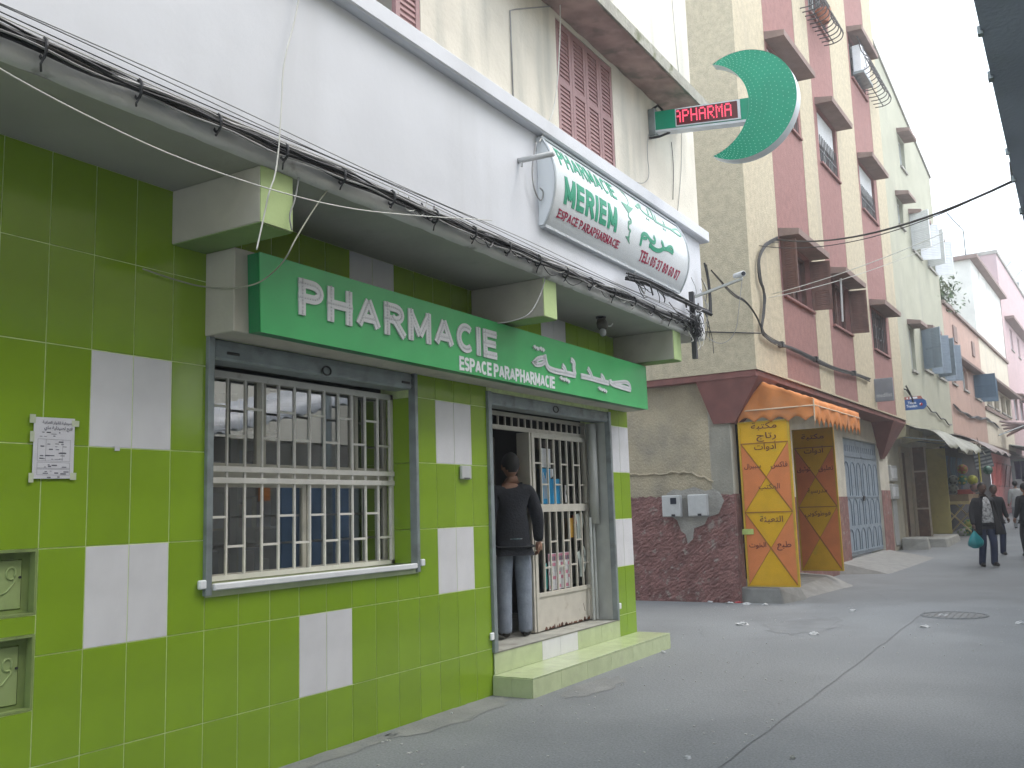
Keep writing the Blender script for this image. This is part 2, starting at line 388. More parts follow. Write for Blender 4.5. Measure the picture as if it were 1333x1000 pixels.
# hairline cracks and cement smears
rn = random.Random(31)
for (x, y, a, l) in ((7.6,-.9,1.1,1.3),(12.4,-1.6,-.2,2.0),(15,-2.6,.1,3.2)):
    mb = MB(); p = Vector((x,y,.0045)); d = Vector((math.cos(a),math.sin(a),0)); n_ = int(l/.08)
    for i in range(n_):
        d = (d+Vector((rn.uniform(-.35,.35),rn.uniform(-.35,.35),0))).normalized(); q = p+d*.08; w = rn.uniform(.0015,.004); s_ = Vector((-d.y,d.x,0))*w
        mb._add([p-s_,p+s_,q+s_,q-s_], [(3,2,1,0)]); p = q
    mb.build('crack', mat('faint_crack', (.15,.158,.164), .9, .2, 14), street)
SMEAR = mat('cement_smear', (.205,.21,.205), .85, .15, 3, bump=.5, bscale=40, dark=(.178,.186,.188), dmask=(.4,.7), dscale=4)
for (x, y, rx, ry) in ((3.2,-.16,.75,.17),(2.0,-.10,.55,.09),(7.4,.25,.5,.35),(4.6,-.62,.5,.16),(9.2,-1.2,.9,.4)):
    n_ = 26; ph0 = rn.uniform(0,6); mb = MB()._add([(x+rx*math.cos(2*math.pi*i/n_)*(1+.18*math.sin(3*i+ph0)+rn.uniform(-.08,.08)), y+ry*math.sin(2*math.pi*i/n_)*(1+.2*math.cos(2*i+ph0)+rn.uniform(-.1,.1)), .003) for i in range(n_)], [tuple(range(n_))]); mb.build('cement_smear', SMEAR if x < 8 else mat('dark_stain', (.166,.175,.182), .8, .12, 3), street)
mh = empty('manhole_cover', 'round dull iron manhole cover flush in the grey street', 'manhole', (10.66,-2.72,0))
MH = mat('worn_iron', (.17,.175,.175), .7, .2, 20, bump=.8, bscale=40)
mb = MB(); c = Vector((10.66,-2.72,.006)); n = 28
mb._add([c+Vector((.36*math.cos(2*math.pi*i/n), .36*math.sin(2*math.pi*i/n), 0)) for i in range(n)], [tuple(range(n))]); mb.build('plate', MH, mh)
mb = MB(); mb.tube([c+Vector((.39*math.cos(2*math.pi*i/n), .39*math.sin(2*math.pi*i/n), -.004)) for i in range(n+1)], .014, 5); mb.build('ring', CONC, mh)
mb = MB()
for i in range(-4, 5):
    l = math.sqrt(.34**2-(i*.075)**2); mb.box(10.66-l, 10.66+l, -2.72+i*.075-.01, -2.72+i*.075+.01, .004, .012)
mb.build('ribs', MH, mh)

# ---------------------------------------------------------------- pharmacy building
def sub_empty(name, parent):
    o = bpy.data.objects.new(name, None); COL.objects.link(o); o.parent = parent; OFF[o.name] = OFF[parent.name]; return o
X_END = 6.90; ZS = 3.354; YF = -.75
ph = empty('pharmacy_building', 'green and white tiled pharmacy ground floor under a white overhanging upper floor', 'building', (3.5,0,0))
wall = MB()
for b in ((-4,-.5,0,.34,-.2,ZS), (-.5,0,0,.34,-.2,.627), (-.5,0,0,.34,.973,1.063), (-.5,0,0,.34,1.37,ZS), (0,1.0,0,.34,-.2,ZS), (1.0,3.0,0,.34,-.2,1.085), (1.0,3.0,0,.34,2.545,ZS), (3.0,4.0,0,.34,-.2,ZS), (4.0,6.42,0,.34,2.51,ZS), (6.42,X_END,0,.34,-.2,ZS), (4.0,6.42,0,.34,-.2,.318)):
    wall.box(*b)
tw = wall.build('tiled_wall', GROUT, ph)
TILES = {}
def tile(x0, x1, z0, z1, m, parent=None):
    g = .0027; w = round(x1-x0-2*g, 4); h = round(z1-z0-2*g, 4); k = (w, h, m.name)
    if k not in TILES: TILES[k] = MB().box(-w/2, w/2, -.0028, .0015, -h/2, h/2).mesh('tile', m, bevel=.0007)
    link('tile', TILES[k], parent or tw, ((x0+x1)/2, random.uniform(-.0006,.0004), (z0+z1)/2))
rows = [-.13,.37,.87,1.37,1.87,2.37,2.87,ZS]
white = {(1,4),(2,4),(1,2),(2,2),(7,1),(8,1),(13,4),(14,4),(13,2),(14,2),(9,6),(10,6),(20,6),(21,6)}
for c in range(-5, 28):
    x0 = .25*c; x1 = x0+.25
    if c >= 25: x0, x1 = (6.42, 6.66) if c == 26 else (6.66, X_END) if c == 27 else (0, 0)
    for r in range(7):
        z0, z1 = rows[r], rows[r+1]; m = TILE_W if (c, r) in white else TILE_G
        if c in (26, 27) and r in (2, 4): m = TILE_W
        if c == 25:
            if r == 6: x0, x1 = 6.25, 6.42
            else: continue
        if 4 <= c < 12:
            if r in (3, 4): continue
            if r == 2: z1 = 1.085
            if r == 5: z0 = 2.545
        if 16 <= c < 26 and r < 6: continue
        if c in (-2, -1) and r in (1, 2): continue        # cabinet openings
        tile(x0, x1, z0, z1, m)
for (z0, z1) in ((.37,.627), (1.063-.09,1.063), (1.407,1.37)):
    for x0 in (-.5,-.25):
        if z1 > z0: tile(x0, x0+.25, z0, z1, TILE_G)
CAB = mat('cabinet_green_paint', (.29,.375,.15), .5, .06, 8, dark=(.23,.29,.13), dscale=7)
CABD = mat('cabinet_recess_shaded_green', (.20,.27,.085), .7, .1, 8, dark=(.12,.15,.06), dscale=6)  # darker than the doors: recess shade put into the green
for z0, z1 in ((1.063,1.37), (.627,.973)):
    cb = sub_empty('meter_cabinet', ph); x0, x1 = -.5, 0.0
    for b in ((x1-.012,x1,-.0015,.09,z0,z1), (x0,x0+.012,-.0015,.09,z0,z1), (x0+.012,x1-.012,-.0015,.09,z1-.012,z1), (x0+.012,x1-.012,-.003,.09,z0,z0+.012)): MB().box(*b).build('recess_side', CABD, cb)
    for b in ((x1-.05,x1-.0125,.045,.075,z0+.013,z1-.013), (x0+.0125,x0+.05,.045,.075,z0+.013,z1-.013), (x0+.05,x1-.05,.045,.075,z1-.045,z1-.013), (x0+.05,x1-.05,.045,.075,z0+.013,z0+.03)): MB().box(*b).build('frame_bar', CABD, cb)
    MB().box(x0+.053, x1-.053, .040, .060, z0+.033, z1-.048).build('cabinet_door', CAB, cb, bevel=.003)
    mb = MB(); cx = -.105; cz = (z0+z1)/2+.045
    mb.tube([(cx+p[0], .040, cz+p[1]) for p in arc(0,0,.022,.028,-40,300,14)]+[(cx+.018,.04,cz-.04),(cx-.02,.04,cz-.085),(cx-.08,.04,cz-.105)], [.006]*16+[.005,.004], 6)
    mb.build('embossed_scroll', CAB, cb, smooth=True)
    MB().tube([(x1-.062,.032,cz-.02),(x1-.062,.041,cz-.02)], .006, 8).build('lock', BLACK, cb)

# overhang: soffit, white fascia, ledge, upper wall
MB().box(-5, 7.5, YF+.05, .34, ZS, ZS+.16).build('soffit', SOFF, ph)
def lipf(u, v):
    x = -5+12.5*u; prof = [(YF+.05,ZS-.001),(YF+.014,ZS+.004),(YF+.002,ZS+.03),(YF-.004,ZS+.075),(YF-.002,ZS+.105)]
    y, z = prof[min(4, int(round(v*4)))]; j = .006*math.sin(x*9.1)+.005*math.sin(x*23.7+1)
    return Vector((x, y+j*(v < .6), z+j*(.5 if v < .3 else 0)))
MB().grid(lipf, 260, 4).build('soffit_edge', LIP, ph, smooth=True)
mb = MB().box(-5, 7.5, YF, .34, ZS+.10, 4.52); mb.build('fascia_wall', PLAST_W, ph)
MB().box(-5, 7.62, YF-.085, .34, 4.522, 4.655).build('ledge', PLAST_W, ph, bevel=.012)
UW = -.70
up = MB()
for b in ((-5,1.25,UW,.3,4.656,8.6), (1.25,2.2,UW,.3,5.85,8.6), (2.2,4.2,UW,.3,4.656,8.6), (4.2,5.36,UW,.3,5.80,8.6), (5.36,7.66,UW,.3,4.656,8.6)): up.box(*b)
upw = up.build('upper_wall', CREAM, ph)
MB().box(-5, 7.64, 5.0, 5.2, 0, 8.58).build('back_wall', CREAM2, ph)
MB().box(-5, 7.64, -.3, 5.2, 8.60, 8.75).build('roof', CEMENT, ph)
# concrete hood with pink flaking underside
mb = MB(); mb.hexa([(3.0,-1.12,5.82),(7.15,-1.12,5.82),(7.15,UW,5.86),(3.0,UW,5.86)], [(3.0,-1.13,5.93),(7.16,-1.13,5.93),(7.16,UW,5.99),(3.0,UW,5.99)])
hd = mb.build('hood', mat('mossy_concrete', (.40,.39,.34), .95, .15, 6, bump=.6, bscale=25, dark=(.18,.19,.12), dmask=(.5,.7), dscale=6), ph)
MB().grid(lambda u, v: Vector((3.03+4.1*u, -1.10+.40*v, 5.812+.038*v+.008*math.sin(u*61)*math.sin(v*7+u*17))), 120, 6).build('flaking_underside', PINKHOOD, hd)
# beams under the overhang
for x0, x1 in ((.73,.97), (3.80,4.02), (6.62,6.84)):
    b = MB().box(x0, x1, -.70, -.001, 3.04, ZS-.001).build('beam', BEAM_W, ph, bevel=.006)
    MB().box(x0+.002, x1-.002, -.706, -.7005, 3.042, ZS-.003).build('painted_end', BEAM_G, b)
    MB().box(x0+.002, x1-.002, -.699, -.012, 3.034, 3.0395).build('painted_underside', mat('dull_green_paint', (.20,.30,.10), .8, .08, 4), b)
# shutter housing behind the sign
MB().box(.975, 6.86, -.245, -.001, 2.545, 3.04).build('shutter_housing', BEAM_W, ph, bevel=.006)

# shuttered first-floor windows
def leaf(parent, pos, rz, w, h, m, split=.5, ns=9, name='shutter', open_slats=True, depth=.035):
    f = MB(); s = .05*min(1, w/.3); zs = [0, h*split, h]
    for b in ((0,s,0,h), (w-s,w,0,h), (s,w-s,0,s*1.2), (s,w-s,h-s*1.2,h), (s,w-s,h*split-s*.6,h*split+s*.6)): f.box(b[0],b[1],-depth/2,depth/2,b[2],b[3])
    f.box(s*.9, w-s*.9, -.004, .004, s, h-s)
    o = link(name, f.mesh(name, m), parent, pos, rz)
    hh = (h/2-1.8*s)/ns*1.0
    for z0, z1 in ((s*1.2, h*split-s*.6), (h*split+s*.6, h-s*1.2)):
        k = max(2, int(round(ns*(z1-z0)/(h/2-s*1.8)))); dz = (z1-z0)/k
        key = ('slat', round(w,3), round(dz,4), m.name)
        if key not in TILES: TILES[key] = MB().hexa([(s+.001,-depth*.45,-dz*.42),(w-s-.001,-depth*.45,-dz*.42),(w-s-.001,-depth*.1,-dz*.5),(s+.001,-depth*.1,-dz*.5)],
                                                     [(s+.001,-depth*.1,dz*.42),(w-s-.001,-depth*.1,dz*.42),(w-s-.001,depth*.2,dz*.3),(s+.001,depth*.2,dz*.3)]).mesh('slat', m)
        for i in range(k): link('slat', TILES[key], o, (0, 0, z0+(i+.5)*dz))
    return o
for i in range(4): leaf(ph, (4.21+i*.287, UW+.02, 4.66), 0, .282, 1.13, PLUM, ns=12)
leaf(ph, (1.93, UW+.02, 4.66), 0, .265, 1.18, PLUM, ns=12)
leaf(ph, (1.27, UW+.02, 4.66), R(55), .27, 1.18, PLUM, ns=12)
MB().box(1.25, 2.2, -.3, -.28, 4.656, 5.85).build('dark_room', BLUEGD, ph)

# ---------------------------------------------------------------- pharmacy window
win = sub_empty('window', ph)
for b in ((.985,1.03,-.03,.035), (2.955,2.99,-.03,.035)): MB().box(b[0], b[1], b[2], b[3], 1.06, 2.545).build('guide_rail', METAL, win, bevel=.003)
MB().box(1.041, 2.944, -.012, .17, 2.42, 2.543).build('shutter_roll', METAL, win, bevel=.01)
for z in (2.45, 2.51): MB().box(1.042, 2.943, -.018, -.0125, z-.006, z+.006).build('shutter_slat', METAL, win)
mb = MB(); mb.tube([(1.99+p[0], -.022, 2.455+p[1]) for p in arc(0,0,.04,.03,0,360,16)], .006, 5); mb.build('shutter_lock', BLACK, win)
for x in (1.18, 2.86): MB().box(x-.05, x+.05, -.021, -.0125, 2.455, 2.475).build('shutter_clip', BLACK, win, bevel=.004)
MB().box(1.041, 2.944, -.04, -.01, 1.086, 1.125).build('sill_edge', WHITEP, win, bevel=.006)
mb = MB(); mb.hexa([(1.0,-.009,1.05),(2.99,-.009,1.05),(2.99,.34,1.05),(1.0,.34,1.05)], [(1.0,-.009,1.10),(2.99,-.009,1.10),(2.99,.34,1.118),(1.0,.34,1.118)]); mb.build('sill_top', TILE_P, win)
for x in (.94, 2.995): MB().box(x, x+.05, -.035, -.008, 1.10, 1.15).build('bracket', WHITEP, win, bevel=.006)
for i, (z0, z1) in enumerate(((1.12,1.37),(1.37,1.87),(1.87,2.37))):
    k = MB().box(2.978, 2.999, .036, .215, z0+.002, z1-.002); k.build('reveal_tile', TILE_G, win, bevel=.0015)
MB().box(1.001, 1.02, .036, .30, 1.12, 2.395).build('reveal', BEAM_W, win)
GY = .215
fr = MB(); 
for b in ((1.02,2.975,1.12,1.15), (1.02,2.975,2.36,2.40), (1.02,1.05,1.12,2.40), (2.945,2.975,1.12,2.40)): fr.box(b[0], b[1], GY-.012, GY+.012, b[2], b[3])
fr.build('grille_frame', GRILLE, win)
for z in (1.722, 1.792): MB().box(1.02, 2.975, GY-.024, GY-.0125, z-.018, z+.018).build('grille_rail', GRILLE, win, bevel=.003)
nb = 13; bw = (2.945-1.05)/nb
barm = MB().box(-.0072,.0072,-.0072,.0072,-.61,.61).mesh('grille_bar', GRILLE)
for i in range(1, nb): link('grille_bar', barm, win, (1.05+i*bw, GY-.004, 1.76))
rung = MB().box(-bw/2+.009, bw/2-.009, -.006, .006, -.0075, .0075).mesh('grille_rung', GRILLE)
for i in range(nb):
    for z in ((2.18 if i % 2 else 2.0), (1.50 if i % 2 else 1.32)):
        link('grille_rung', rung, win, (1.05+(i+.5)*bw, GY-.004, z))
# sliding sashes behind the grille
SASH = mat('aluminium_sash', (.50,.48,.42), .4, .05, 8)
SY = .285
for x0, x1, z0, z1 in ((1.02,1.68,1.80,2.40), (1.69,2.60,1.80,2.40), (2.61,2.975,1.80,2.40), (1.02,2.10,1.12,1.72), (2.11,2.975,1.12,1.72)):
    s = MB(); t = .035
    for b in ((x0,x0+t,z0,z1), (x1-t,x1,z0,z1), (x0+t,x1-t,z0,z0+t), (x0+t,x1-t,z1-t,z1)): s.box(b[0], b[1], SY-.015, SY+.015, b[2], b[3])
    so = s.build('sash', SASH, win)
    MB()._add([(x0+t,SY,z0+t),(x1-t,SY,z0+t),(x1-t,SY,z1-t),(x0+t,SY,z1-t)], [(0,1,2,3)]).build('pane', GLASS, so)
MB().box(1.02, 2.975, SY-.02, SY+.02, 1.722, 1.798).build('middle_rail', SASH, win)
# things standing inside, dim behind the glass
SHELF = mat('shelf_laminate', (.08,.085,.09), .6, .1, 4)
room = MB()
for b in ((-1,6.86,4.0,4.05,.2,3.3), (-1.05,-1,.345,4.0,.2,3.3), (6.84,6.88,.345,4.0,.2,3.3)): room.box(*b)
room.build('room_wall', INTW, ph); MB().box(-1, 6.84, .341, 4.0, .25, .318).build('room_floor', SILLC, ph); MB().box(-1, 6.84, .345, 4.0, 3.2, 3.3).build('room_ceiling', INTW, ph)
for i, x in enumerate((1.25, 1.75, 2.3, 2.85)):
    sh = empty('medicine_shelf', ['shelf unit of medicine boxes dimly seen behind the left window bars','shelf unit of medicine boxes behind the window, second from the left','shelf unit of medicine boxes behind the middle of the barred window','shelf unit of medicine boxes behind the right end of the barred window'][i], 'shelf', (x,1.6,.318), group='shelves inside the pharmacy')
    mb = MB()
    for k in (-.24,.22): mb.box(x+k, x+k+.02, 1.5, 1.8, .318, 2.5)
    mb.box(x-.22, x+.22, 1.78, 1.8, .32, 2.5); mb.build('frame', SHELF, sh)
    for z in (.6,1.0,1.4,1.8,2.2):
        MB().box(x-.22, x+.22, 1.5, 1.78, z, z+.02).build('board', SHELF, sh)
        xx = x-.2
        while xx < x+.15:
            w = random.uniform(.05,.12); h = random.uniform(.12,.28)
            MB().box(xx, xx+w*.92, 1.55, 1.7, z+.02, z+.02+h).build('medicine_box', mat('box_%d' % random.randrange(5), random.choice([(.16,.17,.19),(.05,.09,.16),(.14,.10,.06),(.12,.14,.12),(.10,.05,.05)]), .5, .2, 9), sh); xx += w

# ---------------------------------------------------------------- pharmacy door
door = sub_empty('entrance', ph)
for b in ((3.985,4.04,-.03,.03), (6.375,6.42,-.03,.03)): MB().box(b[0], b[1], b[2], b[3], .335, 2.51).build('guide_rail', METAL, door, bevel=.003)
MB().box(6.405, 6.4195, .031, .345, .335, 2.40).build('reveal', METAL_L, door); MB().box(4.001, 4.02, .031, .345, .335, 2.40).build('reveal', BEAM_W, door)
MB().box(4.041, 6.374, -.012, .16, 2.40, 2.508).build('shutter_roll', METAL, door, bevel=.01)
for z in (2.43,2.475): MB().box(4.042, 6.373, -.018, -.0125, z-.005, z+.005).build('shutter_slat', METAL, door)
mb = MB(); mb.tube([(5.2+p[0], -.022, 2.445+p[1]) for p in arc(0,0,.05,.03,0,360,16)], .006, 5); mb.build('shutter_lock', BLACK, door)
for x in (3.935, 6.425): MB().box(x, x+.05, -.03, -.0085, .44, .50).build('bracket', WHITEP, door, bevel=.006)
MB().box(4.0, 6.42, -.009, .34, .3185, .333).build('threshold', SILLC, door, bevel=.002)
DY = .30
tr = MB()
for b in ((4.0,6.42,2.245,2.285), (4.0,6.42,2.375,2.41), (4.0,4.035,2.285,2.375), (6.385,6.42,2.285,2.375)): tr.box(b[0], b[1], DY-.02, DY+.02, b[2], b[3])
for x in (4.0, 6.36): tr.box(x, x+.045, DY-.02, DY+.02, .333, 2.245)
tr = tr.build('transom_frame', CREAMP, door)
tb = MB().box(-.008,.008,-.008,.008,-.045,.045).mesh('transom_bar', CREAMP)
for i in range(1, 19): link('transom_bar', tb, tr, (4.035+i*2.35/19, DY, 2.33))
# gate leaf
x0, x1 = 5.18, 6.36
lf = MB()
for b in ((x0,x0+.05,.345,2.24), (x1-.04,x1,.345,2.24), (x0+.05,x1-.04,.66,.70), (x0+.05,x1-.04,2.195,2.24), (x0+.05,x1-.04,1.47,1.545)): lf.box(b[0], b[1], DY-.055, DY-.022, b[2], b[3])
lf.box(x0+.05, x1-.04, DY-.042, DY-.035, .345, .66)
lf = lf.build('gate_leaf', CREAMP, door, bevel=.002)
gx0 = x0+.05; gx1 = x1-.04; nbd = 8; gw = (gx1-gx0)/nbd
for za, zb in ((.70,1.47), (1.545,2.195)):
    bm_ = MB().box(-.009,.009,-.009,.009,-(zb-za)/2,(zb-za)/2).mesh('gate_bar', CREAMP); rg = MB().box(-gw/2+.009,gw/2-.009,-.006,.006,-.008,.008).mesh('gate_rung', CREAMP)
    for i in range(1, nbd): link('gate_bar', bm_, lf, (gx0+i*gw, DY-.04, (za+zb)/2))
    for i in range(nbd): link('gate_rung', rg, lf, (gx0+(i+.5)*gw, DY-.04, za+(zb-za)*((.30 if i % 2 else .62))))
for za, zb in ((.72,1.46), (1.55,2.19)):
    MB()._add([(gx0,DY+.02,za),(gx1,DY+.02,za),(gx1,DY+.02,zb),(gx0,DY+.02,zb)], [(0,1,2,3)]).build('pane', glass_mat('door_glass', refl=-.04) if 'door_glass' not in bpy.data.materials else bpy.data.materials['door_glass'], lf)
for i in range(26):
    xx = gx0+random.random()**.8*(gx1-gx0-.06); w = random.uniform(.02,.09); h = random.uniform(.008,.034)
    MB()._add([(xx,DY-.0435,.346),(xx+w,DY-.0435,.346),(xx+w*.8,DY-.0435,.346+h),(xx+w*.45,DY-.0435,.346+h*1.3),(xx+w*.2,DY-.0435,.346+h*.7)], [(0,1,2,3,4)]).build('rust_patch', RUST, lf)
MB().bar((x1-.2,DY-.0436,.52), (x1-.17,DY-.0436,.44), .004, .001).build('scratch', RUST, lf)
# folded second leaf and posts of the gate
mb = MB()
mb.box(5.145, 5.175, DY-.045, DY+.10, .345, 2.24)
mb.build('folded_leaf', CREAMP, door, bevel=.003)
MB().box(5.30, 5.38, DY+.50, DY+.90, .345, 2.24).build('side_post', mat('brown_gate_edge', (.17,.14,.11), .7, .1, 8), door)
TUBE = mat('rolled_poster_grey', (.38,.39,.37), .5, .06, 6)
MB().tube([(6.31,.16,1.33),(6.31,.16,2.39)], .05, 18).build('curtain_roll', TUBE, door, smooth=True)
for x in (6.26, 6.335): MB().tube([(x,.19,.345),(x,.19,1.4)], .016, 8).build('pipe', METAL_L, door)
# posters and products behind the bars
PY = DY-.012
def flat(name, x0, x1, z0, z1, m, parent=None, y=PY, label=None, cat=None, th=.003, group=None, tilt=0):
    mb = MB(); mb._add([(x0,y,z0),(x1,y,z0+tilt),(x1,y,z1+tilt),(x0,y,z1)]+[(x0,y+th,z0),(x1,y+th,z0+tilt),(x1,y+th,z1+tilt),(x0,y+th,z1)], [(0,1,2,3),(7,6,5,4),(4,5,1,0),(5,6,2,1),(6,7,3,2),(7,4,0,3)])
    return mb.build(name, m, parent, label=label, cat=cat, group=group)
PINKP = mat('pink_print', (.55,.22,.30), .7, .1, 12); CYAN = mat('cyan_card', (.02,.30,.58), .5, .08, 8); SKYW = mat('white_card', (.62,.63,.63), .6, .05, 9)
for i, (a, b) in enumerate(((5.50,5.66), (5.67,5.83), (5.84,5.97))):
    p = flat('poster', a, b, .705, 1.06, PAPER2, label=['white leaflet with pink heading behind the gate, leftmost of three','white leaflet with pink heading behind the gate, middle of three','white leaflet with pink heading behind the gate, nearest the hinge'][i], cat='poster', group='leaflets taped behind the gate bars')
    flat('heading', a+.006, b-.006, .985, 1.053, PINKP, p, PY-.003, th=.002)
    for k in range(3): flat('portrait', a+.015+.043*k, a+.045+.043*k, .99, 1.03, PRINT, p, PY-.006, th=.002) if a+.045+.043*k < b else None
    for r in range(6):
        for k in range(2): 
            xa = a+.012+k*(b-a-.02)/2; flat('printed_cell', xa, xa+(b-a)/2-.018, .72+r*.043, .751+r*.043, SKYW if (r+k) % 3 else PINKP, p, PY-.003, th=.002)
bx = empty('display_box', 'bright blue cardboard display standing behind the gate bars', 'display', (5.58,.36,1.545))
flat('panel', 5.44, 5.60, 1.55, 1.90, CYAN, bx, PY); flat('panel', 5.605, 5.79, 1.55, 1.80, CYAN, bx, PY)
mb = MB()._add([(5.605,PY,1.80),(5.67,PY,1.83),(5.72,PY,1.90),(5.605,PY,1.90)], [(0,1,2,3)]); mb.build('white_corner', SKYW, bx)
for k in range(5): flat('printed_line', 5.455+.02*k, 5.463+.02*k, 1.60, 1.86-.03*(k % 3), SKYW, bx, PY-.003, th=.002)
flat('notice', 5.40, 5.62, 1.91, 2.10, SKYW, None, PY, 'blank white sheet taped inside the gate above the blue display', 'notice')
p = flat('cream_card', 5.90, 5.99, 1.56, 1.74, SKYW, None, PY, 'small white card with dark logo behind the gate bars', 'card')
mb = MB(); mb.tube([(5.945+q[0], PY-.004, 1.66+q[1]) for q in arc(0,0,.018,.025,0,360,12)], .006, 5); mb.build('logo', BLACK, p)
flat('yellow_box', 5.99, 6.06, 1.20, 1.40, mat('amber_card', (.45,.25,.03), .6, .1, 8), None, PY, 'narrow amber box seen through the lower gate bars', 'box', .02)
flat('red_box', 6.08, 6.20, 1.34, 1.43, mat('dull_red_card', (.28,.05,.05), .6, .1, 8), None, PY, 'dull red box seen through the lower gate bars', 'box', .02)
TOOTH = mat('milky_sticker', (.50,.56,.53), .5, .05, 9)
st = empty('white_sticker', 'milky white letter shaped sticker inside the gate glass', 'sticker', (6.2,.317,.9))
for pl, w in (([(6.16,1.44),(6.19,1.30),(6.18,1.17)], .075), ([(6.27,1.44),(6.28,1.36),(6.25,1.30)], .035), (arc(6.23,1.02,.07,.075,100,-60,12), .03), ([(6.15,1.05),(6.18,.97),(6.20,.86),(6.19,.79)], .06), ([(6.30,1.0),(6.29,.90),(6.26,.84)], .03)):
    mb = MB(); ribbon(mb, pl, w, lambda x, z, d: (x, PY-d, z), .002); mb.build('stroke', TOOTH, st)
flat('green_card', 5.40, 5.47, .72, .97, mat('teal_card', (.03,.22,.2), .5, .15, 9), None, PY, 'narrow teal leaflet at the opening edge of the gate', 'card')

# ---------------------------------------------------------------- steps
sp = empty('entrance_steps', 'low pale green tiled steps in front of the pharmacy door', 'steps', (5.43,-.2,0))
MB().box(3.975, 6.885, -.378, -.009, -.05, .148).build('step_core', GROUT, sp)
xs = [3.97, 4.45, 4.94, 5.43, 5.92, 6.41, 6.89]
for a, b in zip(xs, xs[1:]):
    MB().box(a+.0015, b-.0015, -.386, -.3785, -.02, .1435).build('front_tile', TILE_P, sp, bevel=.0015)
    MB().box(a+.0015, b-.0015, -.388, -.010, .1485, .157).build('top_tile', TILE_P, sp, bevel=.0015)
for a, b in ((-.378,-.19), (-.19,-.009)): MB().box(3.966, 3.9745, a+.0015, b-.0015, -.02, .147).build('side_tile', TILE_P, sp, bevel=.0015)
for a, b, m in ((3.99,4.79,TILE_P), (4.79,5.13,TILE_W), (5.13,5.48,TILE_W), (5.48,6.0,TILE_P), (6.0,6.44,TILE_P)):
    MB().box(a+.0015, b-.0015, -.018, -.0095, .1585, .325).build('riser_tile', m, sp, bevel=.0015)
MB().box(3.985, 6.445, -.020, -.0095, .3265, .336).build('nosing', mat('dark_joint', (.20,.20,.17), .8, .1, 9), sp)
# ---------------------------------------------------------------- green signboard
sg = empty('signboard', 'long green signboard reading PHARMACIE in grey letters over the door', 'sign', (3.9,-.3,2.545))
SX0, SX1, SF = 1.085, 6.70, -.335
mb = MB().hexa([(SX0,SF,2.548),(SX1,SF,2.535),(SX1,-.247,2.535),(SX0,-.247,2.548)], [(SX0-.015,SF,3.012),(SX1,SF,3.0),(SX1,-.247,3.0),(SX0-.015,-.247,3.012)])
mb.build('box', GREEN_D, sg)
MB().hexa([(SX0+.004,SF-.006,2.545),(SX1+.004,SF-.006,2.532),(SX1+.004,SF-.0005,2.532),(SX0+.004,SF-.0005,2.545)], [(SX0-.011,SF-.006,3.016),(SX1+.004,SF-.006,3.004),(SX1+.004,SF-.0005,3.004),(SX0-.011,SF-.0005,3.016)]).build('face', GREEN_S, sg)
sfn = lambda x, z, d: (x, SF-.0065-d, z)
dots = []
letters('PHARMACIE', 1.385, 3.63, 2.698, 2.923, .235, sfn, .010, LETTER, sg, gap=.14, step=.05, dots=dots)
letters('ESPACE PARAPHARMACIE', 3.10, 4.60, 2.553, 2.664, .23, sfn, .004, WHITEP, sg, gap=.10, space=.36, name='small_letter')
def zpx(zx, zy): p = at(690+zx/8.33, 440+zy/8.33, 'y', SF-.01); return (p.x, p.z)
def trace(pts): return [zpx(*p) for p in pts]
def smooth2(pl, n=3):
    for _ in range(n):
        q = [pl[0]]
        for a, b in zip(pl, pl[1:]): q += [(a[0]*.75+b[0]*.25, a[1]*.75+b[1]*.25), (a[0]*.25+b[0]*.75, a[1]*.25+b[1]*.75)]
        pl = q+[pl[-1]]
    return pl
ARST = [[(40,268),(80,225),(145,212),(168,250),(120,288),(60,292),(40,268)], [(152,182),(165,262),(188,325),(240,352),(320,370),(400,388),(488,406)], [(345,300),(372,335),(380,372)], [(438,236),(474,268),(466,330),(484,400)],
        [(622,330),(652,385),(668,432)], [(548,412),(640,432),(740,462),(850,492)], [(765,405),(792,440),(800,470)], [(862,452),(868,492),(960,525),(1086,562)], [(880,492),(960,484),(1040,474),(1078,510),(1084,556)]]
mb = MB()
for k, s in enumerate(ARST):
    pl = smooth2(trace(s), 2); ribbon(mb, pl, .052 if k not in (0, 8) else .042, sfn, .010, .0007*(k % 4))
    dots += resample(pl, .030)
for (zx, zy) in ((45,100),(75,118),(110,118),(135,132),(332,438),(360,452),(385,455),(410,472),(748,548),(770,562),(795,568),(815,580)):
    p = zpx(zx, zy); mb.prism([sfn(p[0]-.030,p[1],0), sfn(p[0],p[1]-.020,0), sfn(p[0]+.030,p[1],0), sfn(p[0],p[1]+.020,0)], (0,-.015,0))
mb.build('arabic_word', LETTER, sg)
mb = MB()
for q in dots[::1]:
    p = sfn(q[0], q[1], .0125); mb._add([(p[0]+.0052*math.cos(2*math.pi*k/6), p[1], p[2]+.0052*math.sin(2*math.pi*k/6)) for k in range(6)]+[(p[0],p[1]-.004,p[2])], [(6,k,(k+1)%6) for k in range(6)])
mb.build('led_dots', LED, sg, kind='stuff')
mb = MB()
for q in dots[::1]:
    p = sfn(q[0], q[1], .0122); mb._add([(p[0]+.0072*math.cos(2*math.pi*k/6), p[1], p[2]+.0072*math.sin(2*math.pi*k/6)) for k in range(6)], [tuple(range(6))])
mb.build('led_sockets', mat('led_socket', (.10,.11,.14), .5, .1, 9), sg, kind='stuff')

